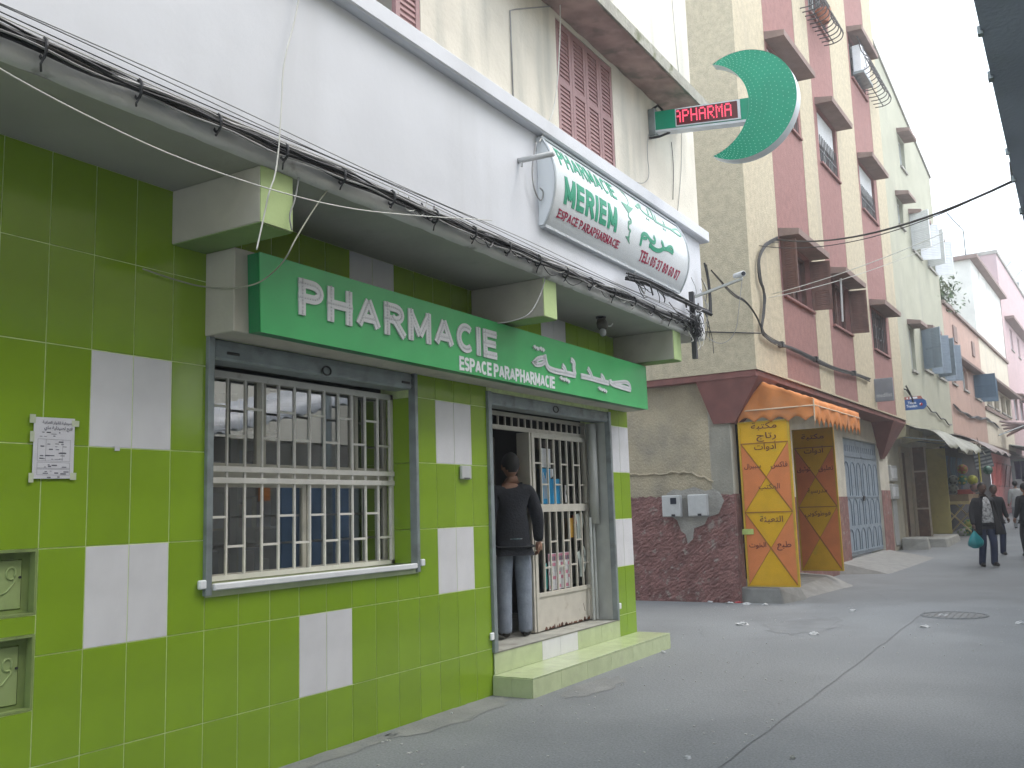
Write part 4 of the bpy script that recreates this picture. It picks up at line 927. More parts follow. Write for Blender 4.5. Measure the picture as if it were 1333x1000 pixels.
# corbels
mb = MB(); mb.hexa([(.16,.45,2.76),(.52,.45,2.76),(.52,.80,2.76),(.16,.80,2.76)], [(.02,-.02,ZO-.101),(1.0,-.02,ZO-.101),(1.0,1.0,ZO-.101),(.02,1.0,ZO-.101)]); mb.build('corbel', MAROON, ap)
mb = MB(); mb.hexa([(11.2,.50,2.55),(11.5,.50,2.55),(11.5,.56,2.55),(11.2,.56,2.55)], [(10.5,.02,ZO-.101),(12.0,.02,ZO-.101),(12.0,.56,ZO-.101),(10.5,.56,ZO-.101)]); mb.build('corbel', MAROON, ap)
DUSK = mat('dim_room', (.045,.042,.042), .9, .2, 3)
BLIND = mat('roller_blind', (.55,.56,.56), .7, .06, 6)
BARS = mat('window_bars_iron', (.07,.065,.065), .6, .1, 9)
def bwin(i, f, kind):
    u0, u1 = wins[i]; z0, z1 = floors[f]; u0 += .0; u1 -= .0
    mb = MB()
    for b in ((u0,u0+.05,z0,z1), (u1-.05,u1,z0,z1), (u0+.05,u1-.05,z0,z0+.05), (u0+.05,u1-.05,z1-.05,z1)): mb.box(b[0], b[1], .10, .16, b[2], b[3])
    w = mb.build('window', BROWNW if f == 0 else METAL_L, ap)
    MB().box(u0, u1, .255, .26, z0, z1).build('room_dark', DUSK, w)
    MB()._add([(u0+.05,.14,z0+.05),(u1-.05,.14,z0+.05),(u1-.05,.14,z1-.05),(u0+.05,.14,z1-.05)], [(0,1,2,3)]).build('pane', GLASS, w)
    MB().box((u0+u1)/2-.03, (u0+u1)/2+.03, .09, .135, z0+.05, z1-.05).build('mullion', BROWNW if f == 0 else METAL_L, w)
    MB().hexa([(u0-.10,-.34,z1+.0),(u1+.14,-.34,z1+.0),(u1+.14,.0055,z1+.02),(u0-.10,.0055,z1+.02)], [(u0-.10,-.35,z1+.10),(u1+.14,-.35,z1+.10),(u1+.14,.0055,z1+.17),(u0-.10,.0055,z1+.17)]).build('hood', HOOD, w)
    MB().box(u0-.03, u1+.03, -.05, .10, z0-.05, z0-.001).build('sill', B2PINK, w, bevel=.008)
    if kind == 'bars':
        MB().box(u0+.05, u1-.05, .06, .075, z0+(z1-z0)*.42, z1-.02).build('blind', BLIND, w)
        for k in range(12): MB().tube([(u0+.06+(u1-u0-.12)*k/11, .03, z0+.02), (u0+.06+(u1-u0-.12)*k/11, .03, z0+(z1-z0)*.55)], .011, 5).build('bar', BARS, w)
        MB().box(u0+.05, u1-.05, .022, .038, z0+.30, z0+.325).build('bar_rail', BARS, w)
    if kind == 'grille':
        for k in range(9): MB().tube([(u0+.06+(u1-u0-.12)*k/8, .03, z0+.02), (u0+.06+(u1-u0-.12)*k/8, .03, z1-.02)], .010, 5).build('bar', BARS, w)
        for k in range(4): MB().tube([(u0+.3+.3*k+p[0], .02, z0+.45+p[1]) for p in arc(0,0,.10,.16,0,360,12)], .008, 5).build('scroll', BARS, w)
    if kind in ('shutters', 'one'):
        s = leaf(w, (u1, .0, z0+.02), R(-72), .36, z1-z0-.06, BROWNW, ns=10, split=.42)
        if kind == 'shutters': leaf(w, (u0, .0, z0+.02), R(-92), .26, z1-z0-.06, BROWNW, ns=10, split=.42)
    return w
bwin(1,0,'shutters'); w2 = bwin(3,0,'one'); bwin(5,0,'grille')
for f in (1,): bwin(1,f,'bars'); bwin(3,f,'bars'); bwin(5,f,'bars')
bwin(1,2,'grille'); bwin(3,2,'grille'); bwin(5,2,'grille'); bwin(1,3,'grille'); bwin(3,3,'grille'); bwin(5,3,'grille')
MB().tube([(5.35,-.12,5.1),(5.30,-.16,5.98)], .022, 8).build('drain_pipe', PLASTIC, ap)
# belly cages on the third floor
for u0, u1, zb, lab in ((4.35,6.25,11.45,'round-bellied iron window cage holding a flower pot, high on the striped building'), (9.1,11.6,11.95,'round-bellied iron window cage beside the white box, high on the striped building')):
    cg = empty('window_cage', lab, 'window cage', ((u0+u1)/2,-.2,zb), FB)
    n = 11
    for k in range(n):
        u = u0+(u1-u0)*k/(n-1); MB().tube(chaik([(u,.005,zb+1.0),(u,-.18,zb+.95),(u,-.22,zb+.45),(u,-.40,zb+.30),(u,-.42,zb+.06),(u,-.22,zb-.02),(u,.004,zb)], 2), .013, 5).build('bar', BARS, cg)
    for y, z in ((-.42,zb+.16), (-.21,zb+.6), (-.2,zb)): MB().tube([(u0,y,z),(u1,y,z)], .013, 5).build('rail', BARS, cg)
pt = empty('flower_pot', 'terracotta flower pot standing in the upper window cage', 'pot', (5.3,-.25,11.48), FB)
MB().tube([(5.3,-.24,11.48),(5.3,-.24,11.72)], [.11,.15], 14).build('pot', mat('terracotta', (.36,.14,.08), .8, .1, 9), pt); MB().tube([(5.3,-.24,11.70),(5.3,-.24,11.76)], .165, 14).build('pot_rim', mat('terracotta', (.3,.1,.1)), pt)
ac = empty('air_conditioner', 'white air conditioner box in a high window of the striped building', 'air conditioner', (9.6,-.1,11.9), FB)
MB().box(9.1, 10.0, -.22, .0, 11.95, 12.65).build('case', WHITEP, ac, bevel=.02); MB().box(9.05, 10.1, -.26, .0, 11.88, 11.945).build('shelf', METAL, ac); MB().tube(chaik([(9.15,-.25,12.6),(9.3,-.26,12.3),(9.6,-.25,12.2),(9.2,-.24,12.05)], 2), .012, 5).build('hose', GREYC, ac)

# painted metal doors of the stationery shop, both folded out into the street
def book_door(u, w0, w1, z0, z1, words, base, side):
    d = MB()
    d.box(u, u+.035, w1, w0, z0, z1); o = d.build('shop_door', YELLOW, ap, bevel=.003)
    W = w0-w1; H = z1-z0; s = .025
    P = lambda a, b, d_=0.0: (u-.002-d_, w0-a*W, z0+b*H)
    FR_ = mat('door_frame_ochre', (.50,.33,.03), .5, .1, 6)
    f = MB()
    for a0, a1, b0, b1 in ((0,.035,0,1), (.965,1,0,1), (.035,.965,0,.008), (.035,.965,.992,1)): f.prism([P(a0,b0),P(a1,b0),P(a1,b1),P(a0,b1)], (-.012,0,0))
    f.build('door_frame', FR_, o)
    lv = [.012,.445,.865,.99]
    for b0, b1 in ((lv[0],lv[1]), (lv[1],lv[2])):
        bm = (b0+b1)/2; x0, x1 = .04, .96
        MB().prism([P(x0,b0+.004),P(.5,bm),P(x0,b1-.004)], (-.004,0,0)).build('door_panel', PEACH, o)
        MB().prism([P(x1,b1-.004),P(.5,bm),P(x1,b0+.004)], (-.004,0,0)).build('door_panel', PEACH, o)
        MB().prism([P(x0+.005,b0),P(x1-.005,b0),P(.5,bm-.002)], (-.003,0,0)).build('door_panel', YELLOW, o); MB().prism([P(x1-.005,b1),P(x0+.005,b1),P(.5,bm+.002)], (-.003,0,0)).build('door_panel', YELLOW, o)
        MB().bar(P(x0,b1,.006), P(x1,b0,.006), .016, .012, (1,0,0)).build('brace', mat('brace_ochre', (.30,.13,.025), .5, .1, 6), o)
        MB().bar(P(x0,b0,.004), P(x1,b1,.004), .005, .006, (1,0,0)).build('weld_line', mat('brace_ochre', (.4,.2,.1)), o)
        MB().bar(P(x0,b1,.006), P(x1,b1,.006), .016, .012, (1,0,0)).build('brace', mat('brace_ochre', (.4,.2,.1)), o)
    fn = lambda a, b, d_: (u-.0125-d_, w0-a*W, z0+b*H)
    for word, a0, a1, b in words:
        s_ = (a1-a0)*W
        gs = shape_ar(word); tot = sum(glyph(g, .006)[2] if g != ' ' else .28 for g in gs); sc2 = (a1-a0)*W/tot; mb = MB(); x = 0
        for k, g in enumerate(gs):
            vs, fs, adv = glyph(g, .006)
            mb._add([(u-.0135-.0004*(k % 3), w0-(a0*W+(x+v.x)*sc2), z0+b*H+v.y*min(sc2, .128)) for v in vs], fs); x += adv
        mb.build('painted_word', INK, o)
    return o
dl = book_door(.26, .44, -.36, .245, 2.76, [('مكتبة',.26,.78,.953), ('رتاج',.36,.76,.893), ('أدوات',.30,.74,.825), ('سبيرال',.08,.42,.715), ('فاكس',.60,.93,.715), ('المكتب',.34,.76,.585), ('التعبئة',.32,.78,.385), ('الخوت',.08,.42,.235), ('طبع',.62,.90,.235)], 0, 0)
MB().box(.236, .25, .29, .47, 1.03, 1.115).build('lock_plate', mat('pale_lime_plate', (.40,.50,.16), .5, .1, 9), dl, bevel=.004)
dr = book_door(3.25, .46, -.28, .28, 2.82, [('مكتبة',.22,.78,.925), ('أدوات',.26,.74,.825), ('توثيق',.06,.40,.70), ('تعليق',.58,.94,.70), ('مدرسية',.28,.76,.545), ('فوطوكوبي',.18,.80,.385)], 0, 0)
st = MB(); st.hexa([(.22,LOWW,-.05),(.22,-.12,-.05),(1.1,-.25,-.05),(1.1,LOWW,-.05)][::-1], [(.24,LOWW,.235),(.24,-.05,.225),(1.0,-.12,.22),(1.0,LOWW,.235)][::-1]); st.build('doorstep', mat('ramp_cement', (.22,.22,.21)), fr=FB, bevel=.02, label='rough cement doorstep under the left yellow and orange shop door', cat='step')
st = MB(); st.hexa([(1.0,LOWW+.3,-.05),(1.2,-.28,-.05),(3.6,-.45,-.05),(3.6,LOWW+.3,-.05)][::-1], [(1.02,LOWW+.3,.22),(1.3,.1,.12),(3.4,.0,.20),(3.4,LOWW+.3,.26)][::-1]); st.build('cement_ramp', mat('ramp_cement', (.182,.19,.193), .85, .12, 4, bump=.5, bscale=30, dark=(.15,.157,.16), dscale=2), fr=FB, bevel=.015, label='sloping cement ramp between the two painted shop doors', cat='ramp')
# orange awning
aw = empty('awning', 'orange cloth awning with scalloped hem above the painted shop doors', 'awning', (1.7,-.4,2.6), FB)
U0, U1, WF = .22, 3.15, -.76
mb = MB().grid(lambda a, b: Vector((U0+(U1-U0)*a, .0+(WF)*b, 3.36-.33*b-.03*math.sin(math.pi*b)*(1+.5*math.sin(a*23))+.008*math.sin(a*40+b*9))), 60, 10); mb.build('top_cloth', ORANGE, aw, smooth=True, solid=.004)
mb = MB()
def hem(t): return .05*abs(math.sin(t*math.pi))
def side(a, b):
    w = .42+(WF-.42)*a; top = 3.36-.33*max(0, -w/(-WF))*1.0 if w < 0 else 3.30-.45*w
    top = 3.36-.33*(w/WF) if w < 0 else 3.36-1.1*w
    bot = 2.70+.05*(1-a)+.075*abs(math.sin(a*math.pi*4.5)); return Vector((U0-.02*math.sin(b*3)*math.sin(a*17), w, bot+(max(top, bot+.02)-bot)*b))
mb.grid(side, 60, 8); mb.build('side_cloth', ORANGE, aw, smooth=True, solid=.004)
mb = MB(); mb.grid(lambda a, b: Vector((U0+(U1-U0)*a, WF-.015*math.sin(b*3)*(1+math.sin(a*31)), (2.62+.11*abs(math.sin(a*math.pi*11)))*(1-b)+3.03*b)), 132, 6); mb.build('valance', ORANGE, aw, smooth=True, solid=.004)
PIPING = mat('cream_piping', (.62,.50,.36), .8, .05, 9)
MB().tube([(U0-.012,.30,2.93),(U0-.012,WF,2.93)], .011, 5).build('piping', PIPING, aw); MB().tube([(U0,WF-.02,2.93),(U1,WF-.02,2.93)], .010, 5).build('piping', PIPING, aw); MB().tube([(U0-.008,WF-.008,2.70),(U0-.008,WF-.008,3.03)], .010, 5).build('piping', PIPING, aw)
for u in (U0+.05, U1-.05): MB().tube([(u,.0,3.0),(u,WF+.02,2.98)], .012, 6).build('frame_arm', METAL, aw)
# blue-grey double door
bd = MB(); 
for a, b in ((7.46,9.20), (9.215,10.96)):
    lf_ = MB().box(a, b, LOWW+.05, LOWW+.09, .30, 2.90).build('blue_door', BLUEG, ap, bevel=.004)
    n = 3; ww = (b-a)/n
    for k in range(n):
        for z0, z1 in ((1.62,2.38), (.95,1.55), (.40,.88)):
            cx = a+(k+.5)*ww; pl = [(cx-ww*.33, LOWW+.045, z0)]+[(cx+p[0], LOWW+.045, z1-.2+p[1]) for p in arc(0,0,ww*.33,.2,180,0,10)]+[(cx+ww*.33, LOWW+.045, z0)]
            MB().tube(pl, .011, 5).build('moulding', BLUEGD, lf_)
    for z in (.36,1.58,2.50): MB().box(a+.04, b-.04, LOWW+.035, LOWW+.049, z, z+.03).build('strap', BLUEG, lf_)
    for k in range(8): MB().tube([(a+.12+k*.21, LOWW+.049, 2.62),(a+.12+k*.21, LOWW+.049, 2.76)], .010, 5).build('vent', BLUEGD, lf_)
MB().box(9.12, 9.30, LOWW+.02, LOWW+.049, 1.50, 1.62).build('lock', BLACK, ap, bevel=.01)
MB().box(6.4, 7.41, LOWW-.012, LOWW-.001, 0, 1.6).build('dado', WAINS, ap); MB().box(11.02, 12.08, LOWW-.012, LOWW-.001, 0, 1.75).build('dado', WAINS, ap); MB().box(3.4, 6.39, LOWW-.012, LOWW-.001, 0, 1.6).build('dado', WAINS, ap)
st = MB(); st.hexa([(6.2,LOWW+.04,-.05),(6.6,-.55,-.05),(11.5,-.75,-.05),(11.5,LOWW+.04,-.05)][::-1], [(6.4,LOWW+.04,.24),(6.9,-.3,.03),(11.3,-.5,.06),(11.3,LOWW+.04,.27)][::-1]); st.build('cement_ramp', mat('ramp_cement', (.182,.19,.193), .85, .12, 4, bump=.5, bscale=30, dark=(.15,.157,.16), dscale=2), fr=FB, label='wide low cement ramp in front of the blue-grey metal door', cat='ramp')
# cables of this building
W_ = lambda l, v=-.06: [FB.to(at(a, b, 'y', v, FB)) for a, b in l]
bc = empty('cable_bundle', 'black cable bundle draped down the corner and along the striped building', 'cables', (3,-.06,3.9), FB)
for k in range(12):
    def j(s=.045): return Vector((random.uniform(-s,s), random.uniform(-.02,.01), random.uniform(-s,s)))
    l = [at(a, b, 'y', -.05, FB)+j() for a, b in ((1012,312),(996,318),(987,335),(988,365),(996,380),(994,410),(990,430),(1000,442),(1015,449),(1035,456),(1060,468),(1085,480),(1110,486),(1132,495))]
    MB().tube(chaik(l, 2), random.choice([.007,.009,.013]), 5).build('cable', random.choice([BLACK,BLACK,mat('dusty_black', (.07,.065,.06), .8, .2, 9)]), bc)
for k in range(4):
    l = [at(a, b, 'y', -.05, FB)+Vector((random.uniform(-.04,.04),0,random.uniform(-.03,.03))) for a, b in ((940,366),(955,385),(972,392),(985,410),(992,430))]
    l[0] = FB.inv(at(926,352,'x',7.4)) ; MB().tube(chaik(l, 2), .009, 5).build('cable', BLACK, bc)
for px_, py_ in ((1015,449),(1060,468),(1110,486)):
    p = at(px_, py_, 'y', -.02, FB); MB().box(p.x-.05, p.x+.05, -.09, -.001, p.z-.05, p.z+.05).build('clamp', BLACK, bc, bevel=.01)
wire('side_wall_wire', [FB.to(at(915,432,'x',-.02,FB)), FB.to(at(992,434,'x',-.02,FB))], .010, BLACK, 'straight black wire across the plain side of the striped building')
pole = Vector((7.7,-4.55,0))
wire('street_cable', cat_pts(FB.to(at(1012,312,'y',-.12,FB)), at(1318,236,'y',-4.0), .22, 20), .013, BLACK, 'thick black cable slung across the street to the upper right', n=6)
wire('street_cable', cat_pts(FB.to(at(988,320,'y',-.12,FB)), at(1322,233,'y',-4.02), .26, 20), .006, BLACK, 'thinner cable twisted along the thick street cable')
wire('street_wire', cat_pts(FB.to(at(1005,383,'y',-.1,FB)), at(1334,252,'y',-4.0), .12, 20), .006, WHITEC, 'upper of two thin pale wires slung across the street')
wire('street_wire', cat_pts(FB.to(at(1000,388,'y',-.1,FB)), at(1340,256,'y',-4.0), .20, 20), .005, WHITEC, 'lower of two thin pale wires slung across the street')
up_ = empty('utility_pole', 'grey utility pole at the right side carrying the street cables', 'pole', (7.7,-4.62,0))
MB().tube([(7.7,-4.62,0),(7.7,-4.62,5.4)], [.09,.07], 12).build('post', METAL, up_, smooth=True); MB().bar((7.7,-4.62,4.70), (7.5,-4.0,4.62), .04).build('cross_arm', METAL, up_); MB().tube([(7.46,-4.0,4.56),(7.46,-4.0,4.74)], [.03,.03], 8).build('insulator', BLACK, up_)
# meters on the side wall
for w0, w1, nm in ((1.52,1.21,'left grey electricity meter with a dark display on the dado wall'), (1.08,.77,'right grey electricity meter box with a plain cover on the dado wall')):
    c0 = FB.inv(Vector((11.6,w0,0))).y; c1 = FB.inv(Vector((11.6,w1,0))).y
    mt = empty('electricity_meter', nm, 'meter', (.15,(c0+c1)/2,1.34), FB, group='meters on the side wall')
    MB().box(.06, .169, c1, c0, 1.33, 1.67).build('case', PLASTIC, mt, bevel=.012)
    if 'left' in nm: MB().box(.054, .0595, c1+.06, c1+.16, 1.53, 1.63).build('display', DARKSCR, mt)
    MB().box(.052, .0595, c1+.09, c1+.15, 1.335, 1.37).build('seal', BLACK, mt)
# shop signs sticking out
s = empty('projecting_sign', 'plain grey projecting sign with faded white lettering near the maroon corbel', 'sign', (8.5,-.3,3.72), FB)
MB().box(8.48, 8.54, -.40, .004, 3.73, 4.26).build('panel', mat('slate_sign', (.20,.21,.24), .5, .08, 6), s, bevel=.008)
mb = MB(); x = 0; lay = []
for ch in 'medilist': vs, fs, a = glyph(ch, .01); lay.append((vs, fs, x)); x += a
for vs, fs, xx in lay: mb._add([(8.477, -.03-(xx+v.x)*.34/x, 3.83+v.y*.13) for v in vs], fs)
mb.build('sign_text', mat('faded_white_text', (.45,.46,.48), .6, .1, 6), s)
s = empty('projecting_sign', 'blue projecting shop sign with a red strip on top and rounded end', 'sign', (13,-.2,3.87), FB)
BLUE = mat('sign_blue', (.018,.085,.27), .4, .06, 6); REDB = mat('sign_brick', (.36,.13,.09), .5, .08, 6)
MB().prism([(13,.2,3.89),(13,-.30,3.89),(13,-.37,3.96),(13,-.385,4.03),(13,-.37,4.12),(13,-.30,4.17),(13,.2,4.17)], (.06,0,0)).build('panel', BLUE, s)
MB().prism([(13,.2,4.172),(13,-.30,4.172),(13,-.26,4.25),(13,.15,4.25)], (.06,0,0)).build('top_strip', REDB, s); MB().box(12.995, 12.999, -.17, .02, 4.185, 4.235).build('white_strip', WHITEP, s); MB().box(12.995, 12.999, .07, .10, 4.19, 4.23).build('white_mark', WHITEP, s)
def sgn(body, x0, x1, z, h):
    mb = MB(); lay = []; x = 0
    for ch in body:
        if ch == ' ': x += .3; continue
        vs, fs, a = glyph(ch, .02); lay.append((vs, fs, x)); x += a
    for vs, fs, xx in lay: mb._add([(12.996, x0+(x1-x0)*(xx+v.x)/x, z+v.y*h) for v in vs], fs)
    mb.build('sign_text', WHITEP, s)
sgn('Titane', .08, -.13, 4.045, .10); sgn('Transfert', .12, -.15, 3.955, .10)
MB().ball((12.99,-.25,4.02), .04, 10, 6, sx=.3).build('red_dot', mat('sign_red', (.45,.03,.03), .5, .05, 6), s); MB().ball((12.982,-.23,4.03), .018, 8, 6, sx=.3).build('white_dot', WHITEP, s)
MB().tube(chaik([(11.9,-.1,4.42),(12.3,-.12,4.25),(12.7,-.1,4.12),(13.0,-.05,4.1)], 2), .022, 6).build('bracket_arm', BLACK, s)
# ---------------------------------------------------------------- farther buildings down the street
FF = Fr(25, -.2, 2.6)
def slabs(mb, u0, u1, w0, w1, z0, z1, holes):
    """a wall with rectangular openings (u0,u1,z0,z1), openings in separate columns"""
    holes = sorted(holes); u = u0
    for (a, b, c, d) in holes:
        if a > u: mb.box(u, a, w0, w1, z0, z1)
        mb.box(a, b, w0, w1, z0, c); mb.box(a, b, w0, w1, d, z1); u = b
    mb.box(u, u1, w0, w1, z0, z1)
def fwin(parent, a, b, c, d, m=METAL_L, hood=None, w=0):
    f = MB(); t = .06
    for q in ((a,a+t,c,d), (b-t,b,c,d), (a+t,b-t,c,c+t), (a+t,b-t,d-t,d)): f.box(q[0], q[1], w+.10, w+.15, q[2], q[3])
    o = f.build('window', m, parent)
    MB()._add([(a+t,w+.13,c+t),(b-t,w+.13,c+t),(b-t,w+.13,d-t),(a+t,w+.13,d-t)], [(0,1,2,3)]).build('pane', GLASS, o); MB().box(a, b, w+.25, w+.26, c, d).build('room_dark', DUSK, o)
    MB().box((a+b)/2-.03, (a+b)/2+.03, w+.09, w+.128, c+t, d-t).build('mullion', m, o)
    if hood: MB().hexa([(a-.15,w-hood,d+.02),(b+.15,w-hood,d+.02),(b+.15,w-.001,d+.05),(a-.15,w-.001,d+.05)], [(a-.15,w-hood,d+.12),(b+.15,w-hood,d+.12),(b+.15,w-.001,d+.2),(a-.15,w-.001,d+.2)]).build('hood', HOOD, o)
    MB().box(a-.05, b+.05, w-.06, w+.10, c-.07, c-.001).build('sill', CEMENT, o)
    return o
ol = empty('olive_building', 'tall olive grey building with open white shutters beyond the striped one', 'building', (4,3,0), FF)
holesU = [(1.85,2.65,9.75,10.55), (3.7,5.1,9.35,10.45), (6.3,7.7,9.35,10.45)]; holesL = [(1.9,2.6,5.3,6.6), (3.9,5.2,5.55,6.75), (6.4,7.6,5.55,6.75)]; holesT = [(2.95,3.8,11.9,12.9)]
mb = MB(); slabs(mb, -.72, 8.3, 0, .25, 3.72, 7.6, holesL); slabs(mb, -.72, 8.3, 0, .25, 7.6, 11.2, holesU); slabs(mb, -.72, 8.3, 0, .25, 11.2, 13.0, holesT)
mb.hexa([(-.72,0,13.0),(8.3,0,13.0),(8.3,.25,13.0),(-.72,.25,13.0)], [(-.72,0,15.1),(8.3,0,13.02),(8.3,.25,13.02),(-.72,.25,15.1)]); mb.build('front_wall', OLIVE, ol)
MB().hexa([(8.0,.251,3.72),(8.3,.251,3.72),(8.3,9,3.72),(8.0,9,3.72)], [(8.0,.251,13.0),(8.3,.251,13.0),(8.3,9,13.0),(8.0,9,13.0)]).build('end_wall', OLIVE, ol)
MB().hexa([(-.70,.251,3.72),(-.4,.251,3.72),(-.4,9,3.72),(-.70,9,3.72)], [(-.70,.251,15.0),(-.4,.251,15.0),(-.4,9,15.0),(-.70,9,15.0)]).build('end_wall', OLIVE, ol)
MB().hexa([(-.74,-.05,15.1),(8.34,-.05,13.02),(8.34,.3,13.02),(-.74,.3,15.1)], [(-.74,-.05,15.2),(8.34,-.05,13.12),(8.34,.3,13.12),(-.74,.3,15.2)]).build('coping', CEMENT, ol)
MB().box(-.72, 8.3, 0, 9, 3.60, 3.719).build('soffit', OLIVE, ol)
for h in holesU+holesL+holesT: fwin(ol, *h, hood=.38)
for h in (holesU[1], holesU[2]):
    leaf(ol, (h[0], -.005, h[2]-.05), R(-110), .62, h[3]-h[2]+.1, WHITEP, ns=9); leaf(ol, (h[1], -.005, h[2]-.05), R(-62), .62, h[3]-h[2]+.1, WHITEP, ns=9)
for h in (holesL[1], holesL[2]):
    leaf(ol, (h[0], -.005, h[2]-.03), R(-118), .66, h[3]-h[2]+.05, BLUEG, ns=11); leaf(ol, (h[1], -.005, h[2]-.03), R(-60), .6, h[3]-h[2]+.05, BLUEG, ns=11)
for u in (.2,2.1,5.9): MB().hexa([(u,.02,3.25),(u+.5,.02,3.25),(u+.5,.6,3.15),(u,.6,3.15)], [(u,-.02,3.598),(u+.5,-.02,3.598),(u+.5,.6,3.598),(u,.6,3.598)]).build('bracket', mat('yellowed_plaster', (.47,.43,.27), .9, .08, 4), ol)
mb = MB(); slabs(mb, -.72, 8.3, .5, .8, 0, 3.6, [(1.5,2.7,.35,3.05), (3.1,4.9,.35,3.05), (5.0,8.0,.1,3.2)]); mb.build('ground_wall', mat('cream_shop_wall', (.50,.47,.38), .95, .1, 3, bump=.3), ol)
MB().box(-.6, 8.2, 2.8, 2.85, 0, 3.6).build('shop_back_wall', DARK, ol)
OAK = mat('weathered_brown_door', (.13,.075,.05), .75, .2, 5, dark=(.20,.16,.12), dscale=8)
OAKF = mat('pale_door_frame', (.42,.36,.27), .8, .1, 5)
for a, b, ang in ((1.52,2.68,0), (3.12,4.88,0)):
    o = MB()
    for q in ((a,a+.10,.35,3.05), (b-.10,b,.35,3.05), (a+.10,b-.10,2.92,3.05)): o.box(q[0], q[1], .44, .56, q[2], q[3])
    o = o.build('wood_door', OAKF, ol)
    n = 5
    for k in range(n): x0 = a+.10+(b-a-.2)*k/n; MB().box(x0+.01, x0+(b-a-.2)/n-.01, .56+.02*(k % 2), .60, .36, 2.90).build('plank', OAK, o)
for k, u in enumerate((2.7, 5.02)):
    o = MB().box(u, u+.05, (-.02,-.18)[k], .40, .40, 3.05+.04*k).build('open_door', OAK if k == 0 else mat('dull_yellow_door', (.45,.385,.13), .55, .08, 4, dark=(.36,.30,.12), dscale=4), ol, bevel=.008)
    for z in (1.2, 2.3): MB().box(u-.012, u-.001, (.0,-.15)[k], .37, z, z+.05).build('ledge_strip', OAKF if k == 0 else mat('dull_yellow_door', (1,1,0)), o)
    if k == 0:
        for w in (-.02,.35): MB().box(u-.02, u-.001, w, w+.05, .40, 3.05).build('edge_batten', OAKF, o)
for (z0, z1) in ((2.02,2.46), (1.52,1.94)):
    c = empty('electricity_meter', ['upper pale meter box on the wall past the blue-grey door','lower pale meter box on the wall past the blue-grey door'][z0 < 2], 'meter', (.2,.44,z0), FF, group='meters past the blue-grey door')
    MB().box(-.15, .62, .40, .498, z0, z1).build('case', PLASTIC, c, bevel=.015)
    for k in (0, 1): MB().box(-.08+.36*k, .20+.36*k, .392, .399, z0+.08, z1-.08).build('door_panel', WHITEP, c)
MB().box(.1, .6, .47, .498, .25, 1.5).build('duct', PLASTIC, ol, bevel=.01)
# stone slabs by the doors
for i, (u0, u1, v0, v1, h) in enumerate(((1.4,4.4,-.62,.42,.26), (.5,1.3,-.30,.42,.30))):
    rn = random.Random(i+3); g = ground_z(27)
    st = MB(); st.hexa([(u0,v0,g-.1),(u1,v0+.1,g-.1),(u1+.1,v1,g-.1),(u0,v1,g-.1)], [(u0+.1,v0+.05,g+h*.9),(u1-.1,v0+.15,g+h),(u1,v1,g+h),(u0,v1,g+h)]); st.build('stone_slab', mat('slab_stone', (.30,.30,.28), .9, .12, 4, bump=.6, bscale=20), fr=FF, bevel=.03, label=['broad worn stone slab below the open brown door','small stone block beside the pale meter boxes'][i], cat='slab')
# grey tarpaulin awning and the stall
TARP = mat('grey_tarpaulin', (.185,.185,.15), .6, .12, 2, bump=.4, bscale=6, dark=(.24,.24,.20), dscale=2)
tp = empty('tarpaulin', 'crumpled grey tarpaulin awning over the brown and yellow doors', 'awning', (3,-.6,3), FF)
rn = random.Random(11)
mb = MB().grid(lambda a, b: Vector((.2+6.9*a, .45-1.55*b, 3.60-.10*b-.62*b**3+.05*math.sin(a*19+b*4)*b+.03*math.sin(a*47+b*11)+.04*math.sin(b*9+a*6))), 60, 16); mb.build('sheet', TARP, tp, smooth=True, solid=.006)
for u in (.4, 3.6, 6.9): MB().tube([(u,.49,3.3),(u,-.95,3.05)], .02, 6).build('pole', METAL, tp)
MB().tube([(6.6,-.92,.45),(6.55,-.95,3.1)], .025, 6).build('yellow_prop', mat('yellow_pole', (.55,.48,.10), .6, .1, 6), tp)
TARP2 = mat('brown_tarpaulin', (.20,.165,.16), .7, .1, 3, bump=.3)
tp = empty('tarpaulin', 'dark brown cloth awning behind the grey tarpaulin', 'awning', (9.5,-.6,3), FF)
MB().grid(lambda a, b: Vector((7.3+4.6*a, .4-1.75*b, 3.72-.18*b-.55*b**2.5+.05*math.sin(a*15+b*5)*b)), 40, 12).build('sheet', TARP2, tp, smooth=True, solid=.006)
for u in (7.5, 11.7): MB().tube([(u,.45,3.4),(u,-1.2,3.1)], .02, 6).build('pole', METAL, tp)
gz = ground_z(32)
tb_ = empty('stall_table', 'trestle table of the ball stall with a yellow top edge', 'table', (7.2,-.5,gz), FF)
WOODY = mat('yellow_pine', (.46,.36,.17), .7, .1, 6)
MB().box(5.6, 8.9, -.68, .30, 1.30, 1.40).build('top', WOODY, tb_); MB().box(5.6, 8.9, -.66, .30, 1.401, 1.62).build('crate_front', mat('brown_board', (.22,.15,.08), .8, .12, 5), tb_)
for u in (5.9, 8.5):
    for s_ in (-1, 1): MB().bar((u+.0, -.60*s_-.15, gz), (u+.1*s_, .35*s_-.15, 1.30), .05, .04).build('leg', WOODY, tb_)
for k in range(2): MB().bar((5.75+k*1.5, -.69, gz+.02), (7.2+k*1.5 if k == 0 else 5.9, -.69, 1.3), .05, .03).build('brace', mat('pale_trestle', (.45,.45,.40), .7, .1, 6), tb_)
ballc = [((.40,.44,.42),(.16,.18,.17)), ((.50,.16,.04),(.42,.40,.05)), ((.03,.26,.13),(.55,.5,.1)), ((.50,.52,.02),(.35,.35,.05)), ((.30,.17,.14),(.1,.1,.1)), ((.40,.43,.38),(.18,.2,.18)), ((.05,.2,.08),(.45,.40,.08)), ((.02,.09,.06),(.1,.2,.15)), ((.5,.5,.48),(.2,.3,.1)), ((.4,.4,.05),(.05,.3,.1))]
